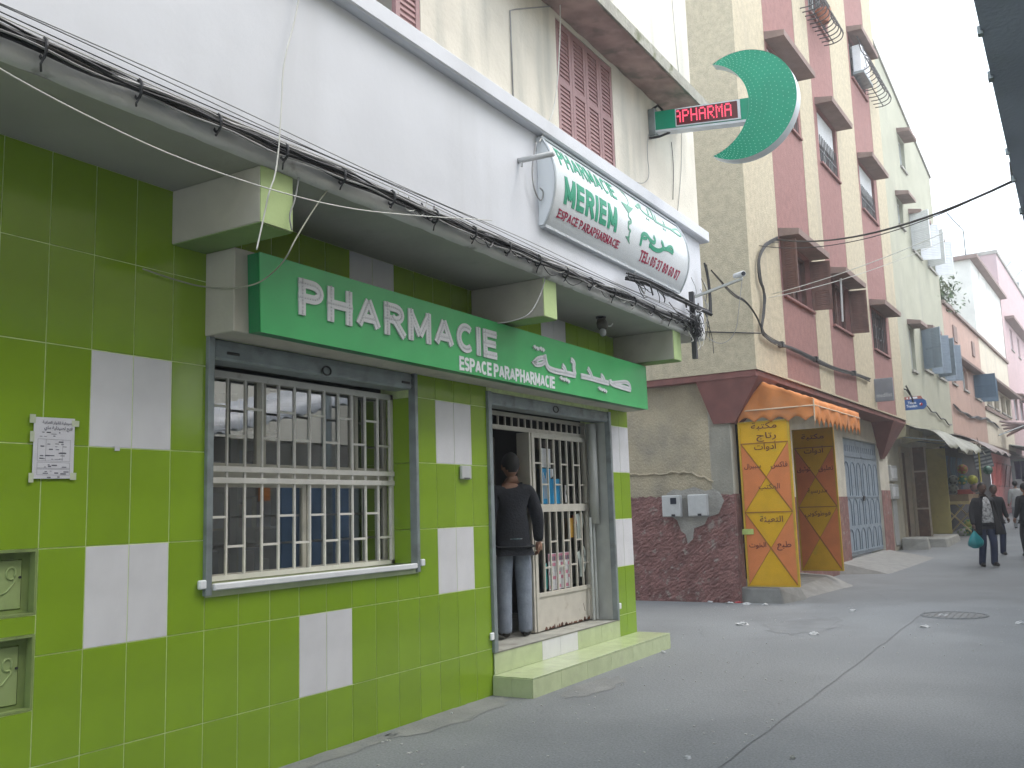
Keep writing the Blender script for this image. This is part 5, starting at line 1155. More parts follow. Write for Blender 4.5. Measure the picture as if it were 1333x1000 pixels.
bl_ = [('white and grey football high on the left of the stall',(1241,625)), ('orange ball hanging on the yellow prop of the stall',(1253,611)), ('green and yellow ball below the orange one on the stall',(1253,625)), ('bright yellow ball at the middle of the stall',(1266,625)), ('dull brown ball right of the red tray on the stall',(1269,635)), ('grey white football low on the left of the stall',(1241,637)),
       ('green ball under the stall table',(1263,690)), ('dark green ball hanging under the goods rack',(1286,612)), ('pale ball on the ground under the stall table',(1252,694)), ('yellow and green ball on the heap under the stall table',(1261,682))]
for i, (lab, (px, py)) in enumerate(bl_):
    p = at(px, py, 'x', 7.0, FF); ca, cb_ = ballc[i]; r_ = .165 if i < 6 else .15
    b = empty('ball', lab, 'ball', (p.x,p.y,p.z-r_), FF, group='balls for sale at the stall')
    MB().ball(p, r_, 16, 10).build('ball_skin', mat('ball_%d' % i, ca, .45, .25, 5), b, smooth=True)
    for k in range(5):
        a = 2*math.pi*k/5+.4; d = Vector((-.62, .62*math.cos(a), .62*math.sin(a))).normalized(); t1 = d.cross(Vector((0,0,1))).normalized(); t2 = d.cross(t1)
        mb = MB(); mb._add([p+d*(r_*.985)+(t1*math.cos(2*math.pi*j/6)+t2*math.sin(2*math.pi*j/6))*r_*.30 for j in range(6)]+[p+d*(r_*1.035)], [(j,(j+1)%6,6) for j in range(6)]); mb.build('patch', mat('ball_patch_%d' % i, cb_, .5, .1, 6), b)
MB().box(6.9, 7.4, -.62, -.15, 1.625, 1.78).build('red_tray', mat('red_tray', (.45,.07,.05), .6, .1, 6), fr=FF, bevel=.01, label='small red tray on the front of the ball stall', cat='tray')
hp = at(1262,690,'x',7.3,FF); 
gb = empty('green_basket', 'green plastic basket of goods under the stall table', 'basket', (7.4,-.5,gz), FF)
GB = mat('green_plastic', (.04,.30,.08), .5, .1, 6)
for z in (0,.12,.24): MB().tube([(7.0,-.75,gz+.02+z),(7.7,-.75,gz+.02+z),(7.7,-.2,gz+.02+z),(7.0,-.2,gz+.02+z),(7.0,-.75,gz+.02+z)], .015, 5).build('hoop', GB, gb)
for k in range(6): MB().box(7.0+.13*k, 7.03+.13*k, -.76, -.745, gz, gz+.26).build('stave', GB, gb)
rk = empty('goods_rack', 'tilted silver rack of small packets hanging at the stall front', 'rack', (8,-.85,2.4), FF)
R0 = [at(a, b, 'x', 8.0, FF) for a, b in ((1266,589),(1288,584),(1294,607),(1271,613))]
MB().prism(R0, (.05,0,0)).build('board', mat('rack_board', (.20,.23,.27), .5, .1, 6), rk)
for i in range(5):
    for j in range(3):
        a0, a1, b0, b1 = (j+.06)/3, (j+.94)/3, (i+.10)/5, (i+.62)/5
        q = lambda a, b: R0[0].lerp(R0[1], a).lerp(R0[3].lerp(R0[2], a), b)+Vector((-.004,0,0))
        MB().prism([q(a0,b0),q(a1,b0),q(a1,b1),q(a0,b1)], (-.02,0,0)).build('packet', mat('silver_packet', (.55,.58,.62), .4, .1, 6), rk)
MB().tube([R0[0].lerp(R0[1],.5), R0[0].lerp(R0[1],.5)+Vector((.1,.1,.45))], .01, 5).build('hook', BLACK, rk)
gd = empty('hanging_goods', 'dark bags and cloths hanging at the back of the ball stall', 'goods', (7.5,.2,1.7), FF)
rn = random.Random(4)
for k in range(24):
    u = 5.7+k*.27; w = .42; mb = MB(); z1 = 3.0; z0 = rn.uniform(1.75,2.2); c = rn.choice([(.03,.06,.12),(.02,.09,.06),(.10,.03,.04),(.04,.04,.05),(.03,.12,.16)])
    mb.grid(lambda a, b: Vector((u+.26*a, w-.05*math.sin(a*3.1)-.03*math.sin(b*7), z0+(z1-z0)*b)), 4, 5); mb.build('cloth', mat('goods_%d' % (k % 6), c, .7, .2, 8), gd, smooth=True)

# salmon and cream two-storey house
FG = FF
sm = empty('salmon_house', 'salmon pink house with blue shutter and roof terrace beyond the stall', 'building', (12,3,0), FF)
hs = [(9.0,10.0,5.62,6.42), (11.6,12.8,5.62,6.42), (14.5,16.2,5.55,6.45)]
mb = MB(); slabs(mb, 8.32, 17.2, .0, .25, 3.78, 8.40, hs); mb.build('front_wall', SALMON, sm)
MB().box(8.30, 17.2, -.10, .32, 8.40, 8.52).build('coping', mat('brown_coping', (.24,.19,.17), .9, .1, 5), sm)
MB().box(8.32, 17.2, .0, 8, 3.62, 3.779).build('soffit', mat('dark_soffit', (.20,.15,.12), .9, .1, 4), sm)
for h in hs: fwin(sm, *h)
MB().hexa([(8.5,-.34,6.50),(17.2,-.34,6.50),(17.2,-.001,6.53),(8.5,-.001,6.53)], [(8.5,-.36,6.58),(17.2,-.36,6.58),(17.2,-.001,6.66),(8.5,-.001,6.66)]).build('long_hood', HOOD, sm)
BLS = mat('blue_shutter_paint', (.07,.13,.19), .6, .12, 5)
leaf(sm, (14.5,-.005,5.5), R(-95), .8, .95, BLS, ns=10); leaf(sm, (16.2,-.005,5.5), R(-60), .7, .95, BLS, ns=10)
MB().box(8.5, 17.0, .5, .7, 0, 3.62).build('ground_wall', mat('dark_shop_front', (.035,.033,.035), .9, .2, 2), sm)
for k, u in enumerate((12.3,13.4,14.5)): MB().box(u, u+.35, .02, .55, 3.25, 3.618).build('bracket', CREAM2, sm)
for u0, u1 in ((10.2,11.0),(14.8,15.4)): MB().box(u0, u1, -.05, .0-.001, 7.3, 7.9).build('vent', HOOD, sm)
MB().box(8.32, 8.5, .33, 8, 8.4, 8.5).build('terrace_kerb', CEMENT, sm)
MB().box(8.3, 17.2, .33, 8, 8.36, 8.40).build('terrace', CEMENT, sm)
tpn = empty('terrace_plant', 'climbing green plant spilling over the roof terrace of the salmon house', 'plant', (9.5,.4,8.5), FF)
mb = MB(); rn = random.Random(9)
for k in range(520):
    c = Vector((9.4+rn.gauss(0,.75), .2+rn.gauss(0,.28), 8.95+rn.gauss(0,.33))); d = Vector((rn.uniform(-1,1),rn.uniform(-1,1),rn.uniform(-1,1))).normalized(); e = d.orthogonal().normalized()
    l = rn.uniform(.05,.12); mb._add([c-d*l, c+e*l*.45, c+d*l, c-e*l*.45], [(0,1,2,3)])
mb.build('leaves', mat('dull_leaf', (.055,.095,.03), .7, .3, 6), tpn, kind='stuff')
mb = MB()
for k in range(9): a = 8.6+k*.22; mb.tube(chaik([(a,.3,8.4),(a+rn.uniform(-.2,.3),.2,8.9),(a+rn.uniform(-.3,.5),.0,9.3+rn.uniform(-.2,.2)),(a+rn.uniform(0,.6),-.15,9.1)], 2), .014, 5)
mb.build('stems', mat('stem_green', (.09,.11,.04), .8, .2, 6), tpn)
wt = empty('terrace_house', 'chalky white upper storey block rising behind the roof terrace', 'building', (22,3,8.4), FF)
mb = MB(); mb.box(17.2, 27.5, .02, 6.0, 8.4, 11.9); mb.build('block', WHITE2, wt); MB().box(17.0, 27.7, -.30, 6.1, 11.9, 12.05).build('roof_slab', HOOD, wt)
MB().box(17.1, 17.199, .9, 1.7, 8.5, 10.0).build('side_door', mat('faded_door', (.40,.36,.32), .8, .1, 4), wt)
cr = empty('cream_house', 'pale cream house front with a long window hood past the salmon one', 'building', (22,3,0), FF)
hs = [(18.0,19.8,5.55,6.45), (20.4,22.2,5.55,6.45), (23.0,24.8,5.55,6.45), (25.2,26.9,5.55,6.45)]; hs2 = [(18.2,19.0,7.2,7.9)]
mb = MB(); slabs(mb, 17.22, 27.5, .0, .25, 3.78, 8.40, hs); mb.build('front_wall', CREAM2, cr)
for h in hs: fwin(cr, *h, m=OAKF)
MB().box(17.22, 27.5, -.10, .32, 8.40, 8.52).build('coping', HOOD, cr)
MB().hexa([(17.22,-.5,6.50),(27.5,-.5,6.50),(27.5,-.001,6.53),(17.22,-.001,6.53)], [(17.22,-.52,6.60),(27.5,-.52,6.60),(27.5,-.001,6.68),(17.22,-.001,6.68)]).build('long_hood', HOOD, cr)
MB().box(17.22, 27.5, -.06, -.001, 5.25, 5.40).build('string_course', HOOD, cr)
MB().box(17.22, 27.5, .0, 8, 3.62, 3.779).build('soffit', mat('dark_soffit', (1,1,1)), cr)
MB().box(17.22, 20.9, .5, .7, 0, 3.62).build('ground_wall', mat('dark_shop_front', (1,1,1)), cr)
RED = mat('coral_door_paint', (.50,.115,.105), .6, .08, 4)
for k in range(4):
    a = 21.0+k*1.9; o = MB().box(a+.01, a+1.88, .42, .50, .55, 3.55).build('coral_door', RED, cr)
    for z in (.9,2.0,3.1): MB().box(a+.05, a+1.84, .40, .419, z, z+.06).build('ledge_strip', mat('dark_coral', (.34,.07,.07), .6, .1, 4), o)
    MB().bar((a+.1,.41,2.0), (a+1.8,.41,3.1), .06, .02).build('brace', mat('dark_coral', (1,1,1)), o)
rs = empty('rose_building', 'tall rose pink building with rooftop dishes at the far end of the street', 'building', (40,3,0), FF)
hs = [(30.5,31.8,9.6,10.8), (34,35.3,9.6,10.8), (38,39.3,9.6,10.8), (42,43.3,9.6,10.8)]; h2 = [(29.0,30.6,5.6,6.8), (32,33.6,5.6,6.8), (36,37.6,5.6,6.8), (40,41.6,5.6,6.8)]
mb = MB(); slabs(mb, 27.55, 60, 0, .3, 3.7, 8.4, h2); slabs(mb, 27.55, 60, 0, .3, 8.4, 14.4, hs); mb.build('front_wall', ROSE, rs)
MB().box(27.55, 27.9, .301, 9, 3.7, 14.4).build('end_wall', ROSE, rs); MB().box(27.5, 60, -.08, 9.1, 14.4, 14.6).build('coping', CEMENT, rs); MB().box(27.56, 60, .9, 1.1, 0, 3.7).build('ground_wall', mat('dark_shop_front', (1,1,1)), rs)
MB().box(27.9, 60, .302, 9, 14.2, 14.39).build('roof', CEMENT, rs); MB().box(27.56, 60, .0, 1.1, 3.6, 3.699).build('soffit', HOOD, rs)
for h in hs: fwin(rs, *h, m=WHITEP)
for h in h2: fwin(rs, *h, m=WHITEP, hood=.5)
MB().box(28.6, 46, -.45, -.001, 11.0, 11.15).build('long_hood', HOOD, rs)
for i, (px, py) in enumerate(((1320,368), (1327,381))):
    p = at(px, py, 'y', -.1, FF); p.x = 37+3*i; p.z = 14.6+.9; p.y = .4-.3*i
    d = empty('satellite_dish', ['left satellite dish on the roof of the rose building','right satellite dish on the roof of the rose building'][i], 'dish', (p.x,p.y,14.6), FF, group='rooftop satellite dishes')
    dd = Vector((-.6,-.45,.5)).normalized(); t1 = dd.orthogonal().normalized(); t2 = dd.cross(t1)
    MB().grid(lambda a, b: p+(t1*math.cos(2*math.pi*a)+t2*math.sin(2*math.pi*a))*.75*b+dd*.22*b*b, 20, 6).build('reflector', PLASTIC, d, smooth=True, solid=.02)
    MB().tube([(p.x,p.y,14.6),(p.x,p.y,p.z)], .05, 8).build('mast', METAL, d); MB().tube([p-t2*.6, p+dd*.7], .02, 6).build('feed_arm', METAL, d)
wire('roof_antenna', [FF.to((17.5,.2,12.05)), FF.to((17.5,.2,13.3)), FF.to((13.2,.2,13.0))], .03, METAL, 'thin bent aerial pole on the white roof block', 'aerial')
# far awnings and cloth at the right edge
ga = empty('awning', 'grey green shop awning at the far right end of the street', 'awning', (27,-1,3), FF)
MB().grid(lambda a, b: Vector((24.5+6*a, .35-2.6*b, 4.1-.55*b+.05*math.sin(a*20))), 24, 6).build('sheet', mat('grey_green_cloth', (.12,.15,.13), .8, .1, 4), ga, smooth=True, solid=.01)
for u in (24.6,30.4): MB().tube([(u,-2.2,.8),(u,-2.2,3.6)], .03, 6).build('post', METAL, ga)
fs_ = empty('clothes_stall', 'dark blue and purple clothes hanging at the far right stall', 'stall', (30,-1.5,.9), FF)
rn = random.Random(8)
MB().box(27.0, 27.1, -2.4, .2, 3.3, 3.4).build('rail', METAL, fs_)
for k in range(9):
    w = .1-k*.28; c = rn.choice([(.03,.06,.12),(.06,.04,.14),(.05,.09,.13),(.10,.08,.16)]); z0 = rn.uniform(2.2,2.7)
    MB().grid(lambda a, b: Vector((27.05-.06*math.sin(a*3), w-.26*a, z0+(3.3-z0)*b)), 4, 4).build('garment', mat('garment_%d' % k, c, .8, .2, 5), fs_, smooth=True, solid=.01)
cl = empty('parasol', 'folded pale pink cloth parasol fixed above the far shops', 'parasol', (21,-1,4.2), FF)
mb = MB()
for k in range(5): mb.tube([(21.5+.5*k,-.05,5.0-.15*k),(22.5+.25*k,-.9,4.9),(23.0+.2*k,-1.3,4.2+.1*k)], [.05,.16,.03], 6)
mb.build('folds', mat('dusty_pink_cloth', (.40,.30,.30), .8, .15, 4), cl, smooth=True); MB().tube([(20.5,-.05,4.3),(23.5,-1.5,5.1)], .03, 6).build('pole', METAL, cl)
for k in range(3):
    l = [(u, -.04-.02*k, 4.75-.10*math.sin((u-9)*.55)-.04*k+.03*math.sin(u*2.3+k)) for u in [8.6+.35*i for i in range(36)]]
    wire('facade_cable', [FF.to(p) for p in l], .02, BLACK, ['uppermost black cable looping along the salmon house front','middle black cable looping along the salmon house front','lowest black cable looping along the salmon house front'][k], 'cable', group='cables along the salmon front')
l = [(.1+.4*i, -.05, 4.55-.03*i+.05*math.sin(i*1.7)) for i in range(20)]
wire('facade_cable', [FF.to(p) for p in l], .022, BLACK, 'black cable along the olive building above the tarpaulin', 'cable')

# ---------------------------------------------------------------- opposite side of the street (right of the camera)
op = empty('opposite_building', 'blue-grey overhanging upper floor at the top right edge', 'building', (0,-6,0))
BGP = mat('blue_grey_plaster', (.42,.47,.58), .85, .1, 2, bump=.3)
MB().box(-8, 4.9, -8, -4.115, 3.35, 3.5).build('soffit', BGP, op); MB().box(-8, 4.9, -8, -4.13, 3.501, 7.0).build('upper_wall', CREAM2, op); MB().box(-8, 4.88, -5.3, -5.1, 0, 3.35).build('ground_wall', mat('opposite_render', (.24,.23,.21), .9, .1, 2), op)
for i in range(7):
    x = .3+i*.75+(.31*i*i) % .4; MB().box(x, x+.02+.015*(i % 3), -4.125, -4.103, 3.335, 3.37).build('drip_clip', METAL, op)
sd = empty('opposite_shed', 'low shed with a blue door and corrugated roof across the street', 'building', (7.5,-6,0))
MB().box(5.0, 10.5, -5.4, -5.2, 0, 2.6).build('front_wall', mat('shed_render', (.30,.29,.27), .9, .15, 2), sd)
BLD = mat('blue_metal_door', (.10,.18,.30), .5, .15, 4)
for i in range(6): MB().box(7.3+i*.42, 7.3+i*.42+.40, -5.18, -5.12, .05, 2.15).build('door_panel', BLD, sd)
MB().box(6.9, 7.05, -5.18, -5.1, 1.75, 2.05).build('orange_sign', mat('orange_board', (.6,.2,.03), .6, .1, 5), sd)
mb = MB().grid(lambda a, b: Vector((5.0+5.5*a, -4.75-2.5*b, 2.42+.24*(a*5.5)+.25*b+.025*math.sin(a*5.5*26))), 240, 2); mb.build('corrugated_roof', mat('corrugated_sheet', (.33,.34,.35), .5, .15, 3, metal=.3), sd, smooth=True, solid=.01)
MB().box(5.0, 10.5, -5.4, -5.21, 2.6, 2.62).build('wall_plate', OAKF, sd)
MB().box(-8, 16, -20, -19.7, 0, 3.0).build('far_wall', mat('opposite_render', (1,1,1)), kind='thing', label='plain wall closing the yard behind the shed', cat='wall')

ot = empty('street_shading_block', 'unseen plain cream block past the shed, added to darken the street', 'building', (20,-7,0))  # out of view, added to close in the street and cut its light
mb = MB(); slabs(mb, 10.8, 60, -.15, .15, 0, 7.2, [(12.5,13.7,5.2,6.3), (16,17.2,5.2,6.3), (20,21.2,5.2,6.3), (24,25.2,5.2,6.3)])
for v in mb.v: v.y = -5.3-v.y
mb.f = [tuple(reversed(f)) for f in mb.f]
mb.build('front_wall', CREAM2, ot); MB().box(10.8, 60, -12, -5.46, 7.2, 7.4).build('roof', CEMENT, ot); MB().box(10.8, 11.0, -12, -5.46, 0, 7.2).build('end_wall', CREAM2, ot)
for u in (12.5,16,20,24): MB().box(u, u+1.2, -5.42, -5.40, 5.2, 6.3).build('shutter', BROWNW, ot)
# ---------------------------------------------------------------- people
def skin(name, verts, edges, root, sub=2):
    """a tapering skin over a skeleton: verts name -> (pos, radius)"""
    ks = list(verts); me = bpy.data.meshes.new(name); me.from_pydata([Vector(verts[k][0]) for k in ks], [(ks.index(a), ks.index(b)) for a, b in edges], [])
    o = bpy.data.objects.new(name, me); COL.objects.link(o)
    m = o.modifiers.new('skin', 'SKIN'); m.use_smooth_shade = True; m.branch_smoothing = .6
    for i, k in enumerate(ks):
        r = verts[k][1]; r = r if isinstance(r, tuple) else (r, r)
        sv = me.skin_vertices[0].data[i]; sv.radius = r; sv.use_root = (k == root)
    s = o.modifiers.new('sub', 'SUBSURF'); s.levels = s.render_levels = sub
    bpy.context.view_layer.update()
    out = bpy.data.meshes.new_from_object(o.evaluated_get(bpy.context.evaluated_depsgraph_get()))
    bpy.data.objects.remove(o); bpy.data.meshes.remove(me)
    mb = MB(); mb.v = [v.co.copy() for v in out.vertices]; mb.f = [tuple(p.vertices) for p in out.polygons]; bpy.data.meshes.remove(out)
    return mb
def add_hand(mb, wrist, fdir, palm_n, size=1.0):
    """palm, four bent fingers and a thumb; fdir: finger direction, palm_n: direction the palm faces"""
    f = Vector(fdir).normalized(); n = Vector(palm_n); n = (n-f*n.dot(f)).normalized(); s = f.cross(n); w = Vector(wrist); S_ = size
    mb.tube([w, w+f*.03*S_, w+f*.085*S_], [.026*S_,.036*S_,.036*S_], 8)
    for i, (o, l) in enumerate(((-.030,.070),(-.010,.080),(.010,.074),(.029,.058))):
        a = w+f*.078*S_+s*o*S_; b = a+(f*.85+n*.35).normalized()*l*.5*S_; c = b+(f*.45+n*.85).normalized()*l*.5*S_
        mb.tube([a, b, c], [.0095*S_,.009*S_,.007*S_], 6)
    a = w+f*.025*S_-s*.030*S_; b = a+(f*.6-s*.7+n*.3).normalized()*.035*S_; c = b+(f*.9+n*.35).normalized()*.03*S_
    mb.tube([a, b, c], [.011*S_,.010*S_,.008*S_], 6)
def person(label, fr, base, J, cols, hair='short', H=1.72, group=None, cat='person'):
    """J overrides joints (metres for a 1.72 m figure, facing -y); cols: skin, top, bottom, shoe, hair materials"""
    p = empty('person', label, cat, base, fr, group)
    b0 = Vector(base); k = H/1.72
    D = dict(pelvis=(0,0,.95), spine=(0,0,1.13), chest=(0,.01,1.33), neck=(0,.01,1.475), head=(0,-.005,1.54),
             lsh=(.175,.01,1.41), lel=(.225,.03,1.13), lwr=(.235,-.04,.885), rsh=(-.175,.01,1.41), rel=(-.225,.03,1.13), rwr=(-.235,-.04,.885),
             hem=(0,0,.875), nk=(0,.012,1.47), waist=(0,0,1.03), lcu=(.10,.02,.045), rcu=(-.10,.02,.045), lhip=(.085,0,.90), lkn=(.095,-.02,.50), lan=(.10,.02,.085), lto=(.115,-.13,.035), rhip=(-.085,0,.90), rkn=(-.095,-.02,.50), ran=(-.10,.02,.085), rto=(-.115,-.13,.035))
    D.update(J)
    for n_ in 'lr':
        a_ = D[n_+'an']; D[n_+'cu'] = (a_[0], a_[1], max(.03, a_[2]-.055))
    P = {n: b0+Vector(v)*k for n, v in D.items()}
    rad = dict(hem=(.150,.112), nk=.068, waist=(.135,.10), lcu=.045, rcu=.045, pelvis=(.150,.110), spine=(.140,.100), chest=(.165,.110), neck=.056, head=.05, lsh=.070, lel=.045, lwr=.030, rsh=.070, rel=.045, rwr=.030, lhip=.090, lkn=.058, lan=.040, lto=.030, rhip=.090, rkn=.058, ran=.040, rto=.030)
    E_ = [('hem','pelvis'),('chest','nk'),('waist','pelvis'),('lan','lcu'),('ran','rcu'),('pelvis','spine'),('spine','chest'),('chest','neck'),('neck','head'),('chest','lsh'),('lsh','lel'),('lel','lwr'),('chest','rsh'),('rsh','rel'),('rel','rwr'),('pelvis','lhip'),('lhip','lkn'),('lkn','lan'),('lan','lto'),('pelvis','rhip'),('rhip','rkn'),('rkn','ran'),('ran','rto')]
    def sub(names, grow, tweak={}):
        V = {}
        for n in names:
            r = rad[n]; r = r if isinstance(r, tuple) else (r, r); g = tweak.get(n, grow); V[n] = (P[n], (r[0]*k+g, r[1]*k+g))
        return V, [(a, b) for a, b in E_ if a in V and b in V]
    V, E1 = sub([n_ for n_ in rad if n_ not in ('hem','nk','waist','lcu','rcu')], 0); body = skin('body', V, E1, 'pelvis')
    hc = P['head']+Vector((0,-.012,.095))*k; hs_ = .115*k
    head = MB(); head.ball(hc, hs_, 20, 16, sx=.74, sy=.86, sz=1.05)
    hd_ = J.get('look', None)
    for v in head.v:                                     # jaw, brow and eye hollows
        d = v-hc
        if d.z < 0: v.x = hc.x+d.x*(1+.28*d.z/hs_); 
        if d.y < -.05*k:
            if d.z < -.02*k: v.y += .010*k*(-d.z/hs_)
            if abs(d.z-.005*k) < .02*k and abs(abs(d.x)-.032*k) < .018*k: v.y += .008*k
    body.v += head.v; n0 = len(body.v)-len(head.v); body.f += [tuple(i+n0 for i in f) for f in head.f]
    body.hexa([hc+Vector(q)*k for q in ((-.016,-.088,-.035),(.016,-.088,-.035),(.012,-.08,-.028),(-.012,-.08,-.028))], [hc+Vector(q)*k for q in ((-.012,-.118,-.028),(.012,-.118,-.028),(.006,-.092,.022),(-.006,-.092,.022))])
    for s_ in (-1, 1): body.ball(hc+Vector((.085*s_,.008,-.008))*k, .028*k, 8, 6, sx=.4, sy=.75, sz=1.15)
    for s_, n in ((1,'l'), (-1,'r')):
        f = (P[n+'wr']-P[n+'el']).normalized(); add_hand(body, P[n+'wr'], J.get(n+'hd', f), Vector((-s_,-.2,0)), k*.95)
    bo = body.build('body', cols[0], p, smooth=True)
    for s_ in (-1, 1): MB().ball(hc+Vector((.034*s_,-.089,.006))*k, .009*k, 8, 6).build('eye', BLACK, p)
    MB().box(hc.x-.022*k, hc.x+.022*k, hc.y-.096*k, hc.y-.084*k, hc.z-.062*k, hc.z-.054*k).build('mouth', mat('lip', (.10,.04,.035), .6, .1, 9), p)
    V, E1 = sub(['waist','pelvis','lhip','lkn','lan','rhip','rkn','ran','lcu','rcu'], .012, dict(pelvis=.012, lan=.030, ran=.030, lkn=.024, rkn=.024, lcu=.028, rcu=.028)); skin('trousers', V, E1, 'pelvis').build('trousers', cols[2], p, smooth=True)
    V, E1 = sub(['hem','pelvis','spine','chest','nk','lsh','lel','lwr','rsh','rel','rwr'], .022, dict(hem=.036, pelvis=.032, chest=.024, spine=.036, lwr=.022, rwr=.022, nk=.012)); skin('jacket', V, E1, 'pelvis').build('jacket', cols[1], p, smooth=True)
    for n in 'lr':
        mb = MB(); a = P[n+'an']; t = P[n+'to']; mb.tube([a+Vector((0,.045,-.045))*k, a+Vector((0,.0,-.025))*k, a.lerp(t,.6)+Vector((0,0,-.004)), t+Vector((0,0,-.0))], [.036*k,.046*k,.044*k,.030*k], 10); mb.build('shoe', cols[3], p, smooth=True)
    mb = MB(); mb.ball(hc+Vector((0,.010,.014))*k, hs_*1.045, 20, 14, sx=.76, sy=.86, sz=1.02)
    mb.f = [f for f in mb.f if sum((mb.v[i]-hc).z*1.0+(mb.v[i]-hc).y*.85 for i in f)/len(f) > .022*k]
    if hair: mb.build('hair', cols[4], p, smooth=True)
    return p, P, hc
SK1 = mat('skin_tan', (.30,.16,.105), .6, .06, 8); SK2 = mat('skin_dark', (.10,.055,.038), .55, .06, 8)
NAVY = mat('dark_navy_knit', (.011,.013,.019), .85, .25, 14, bump=.3, bscale=60); JEANP = mat('faded_grey_denim', (.23,.265,.325), .85, .14, 9, bump=.3, bscale=50, dark=(.25,.28,.33), dmask=(.5,.75), dscale=3)
HAIRB = mat('black_hair', (.012,.011,.010), .6, .2, 20); SHOE = mat('black_leather', (.018,.017,.017), .45, .2, 12); JEAND = mat('dark_blue_denim', (.022,.032,.075), .85, .15, 9, bump=.2, bscale=50)
BLKC = mat('black_coat', (.014,.014,.018), .8, .25, 10); CHECK = mat('grey_checked_shirt', (.42,.43,.44), .8, .3, 24, dark=(.16,.16,.17), dmask=(.50,.60), dscale=22)
# man at the pharmacy door, seen from behind
FP = Fr(4.92, .335, 0); FP.a = R(137); FP.rot = Matrix.Rotation(FP.a, 3, 'Z')
J = dict(pelvis=(0,.01,.95), chest=(.0,.02,1.32), lel=(.24,.04,1.14), lwr=(.255,-.02,.90), rel=(-.25,.03,1.13), rwr=(-.27,-.03,.89), lkn=(.10,-.01,.50), rkn=(-.10,-.01,.50), lan=(.11,.03,.085), ran=(-.10,.0,.085))
pm, PJ, hc = person('person in dark navy sweater and grey jeans standing in the pharmacy doorway', FP, (0,0,.333), J, (SK1, NAVY, JEANP, SHOE, HAIRB), H=1.66)
V = {'a': (Vector((0,.015,.333+.865)), (.168,.135)), 'b': (Vector((0,.015,.333+.93)), (.165,.130))}
skin('shirt_hem', V, [('a','b')], 'b').build('shirt_hem', mat('teal_plaid', (.10,.17,.18), .85, .3, 30, dark=(.30,.33,.33), dmask=(.5,.6), dscale=30), pm, smooth=True)
# man walking towards the camera with a bag
FW = Fr(19.95, -2.40, 0); FW.a = R(-62); FW.rot = Matrix.Rotation(FW.a, 3, 'Z')
J = dict(chest=(0,-.01,1.33), lel=(.245,.04,1.14), lwr=(.27,.0,.90), rel=(-.25,.02,1.14), rwr=(-.27,-.06,.88), lkn=(.10,-.10,.51), lan=(.09,-.06,.095), lto=(.10,-.22,.05), rkn=(-.09,-.02,.50), ran=(-.10,.08,.085), rto=(-.12,-.06,.035))
pw_, PJ, hc = person('person walking towards us in a dark open coat, checked shirt and jeans', FW, (0,0,ground_z(19.9)), J, (SK2, BLKC, JEAND, SHOE, HAIRB), H=1.75)
g0 = ground_z(19.9)
def shirt(a, b):
    hw = (.135*(1-b)+.06*b)*(1 if b < .9 else 1-.6*(b-.9)/.1); x = hw*(2*a-1)
    return Vector((x, -.158-.012*math.sin(b*math.pi)+.55*x*x+.045*max(0, b-.75)/.25+.004*math.sin(a*9+b*13), g0+.93+.55*b))
MB().grid(shirt, 10, 16).build('shirt', CHECK, pw_, smooth=True, solid=.008)
for s_ in (-1, 1):      # coat fronts hanging open, and the flying tail
    mb = MB(); mb.grid(lambda a, b: Vector((s_*(.125+.10*a+.05*(1-b)*a+(.16*(1-b)**2*a if s_ > 0 else .02*(1-b))), -.165+.17*a-.02*math.sin(b*5)+.03*max(0,b-.7), g0+.68+.74*b)), 6, 12); mb.build('coat_front', BLKC, pw_, smooth=True, solid=.014)
mb = MB(); mb.grid(lambda a, b: Vector((-.21+.42*a+.10*(1-b)*a, .135+.05*math.sin(a*math.pi)+.03*(1-b), g0+.66+.40*b)), 8, 6); mb.build('coat_back', BLKC, pw_, smooth=True, solid=.014)
hx = PJ['rwr']+Vector((0,-.02,-.09))
bg = empty('plastic_bag', 'turquoise plastic bag held in the hand of the walking person', 'bag', (hx.x,hx.y,hx.z-.45), FW)
TURQ = mat('turquoise_plastic', (.01,.24,.27), .4, .15, 6)
mb = MB(); rn = random.Random(2)
def bagf(a, b):
    t = 2*math.pi*a; prof = [.05,.145,.165,.155,.125,.09,.05,.015][min(7, int(round(b*7)))]
    return hx+Vector((prof*math.cos(t)*(1+.12*math.sin(t*3+b*5)), prof*.62*math.sin(t)*(1+.15*math.cos(t*4+b*3)), -.40+.37*b))
mb.grid(bagf, 20, 7); mb.build('sack', TURQ, bg, smooth=True)
for s_ in (-1, 1): MB().tube(chaik([hx+Vector((.012*s_,0,-.04)), hx+Vector((.02*s_,0,.01)), hx+Vector((0,0,.03))], 2), .006, 5).build('handle', TURQ, bg)
# figures farther back, near the right edge of the picture
for i, (x, y, rot, h, cols, lab) in enumerate(((23.4,-2.36,-62,1.68,(SK2,BLKC,JEAND,SHOE,HAIRB),'person in a black coat half hidden behind the walking person'),
        (23.0,-3.06,120,1.70,(SK1,BLKC,BLKC,SHOE,HAIRB),'person in black clothes cut by the right edge of the picture'),
        (36.0,-2.15,100,1.68,(SK1,mat('pale_shirt',(.48,.48,.47),.8,.1,8),mat('pale_trousers',(.36,.37,.38),.8,.1,8),SHOE,HAIRB),'distant person in pale shirt and trousers near the coral door'))):
    F_ = Fr(x, y, 0); F_.a = R(rot); F_.rot = Matrix.Rotation(F_.a, 3, 'Z')
    J = dict(lkn=(.10,-.08,.51), lan=(.09,-.02,.09), ran=(-.10,.06,.085), lwr=(.26,-.06,.92), rwr=(-.26,.05,.90))
    person(lab, F_, (0,0,ground_z(x)), J, cols, H=h)

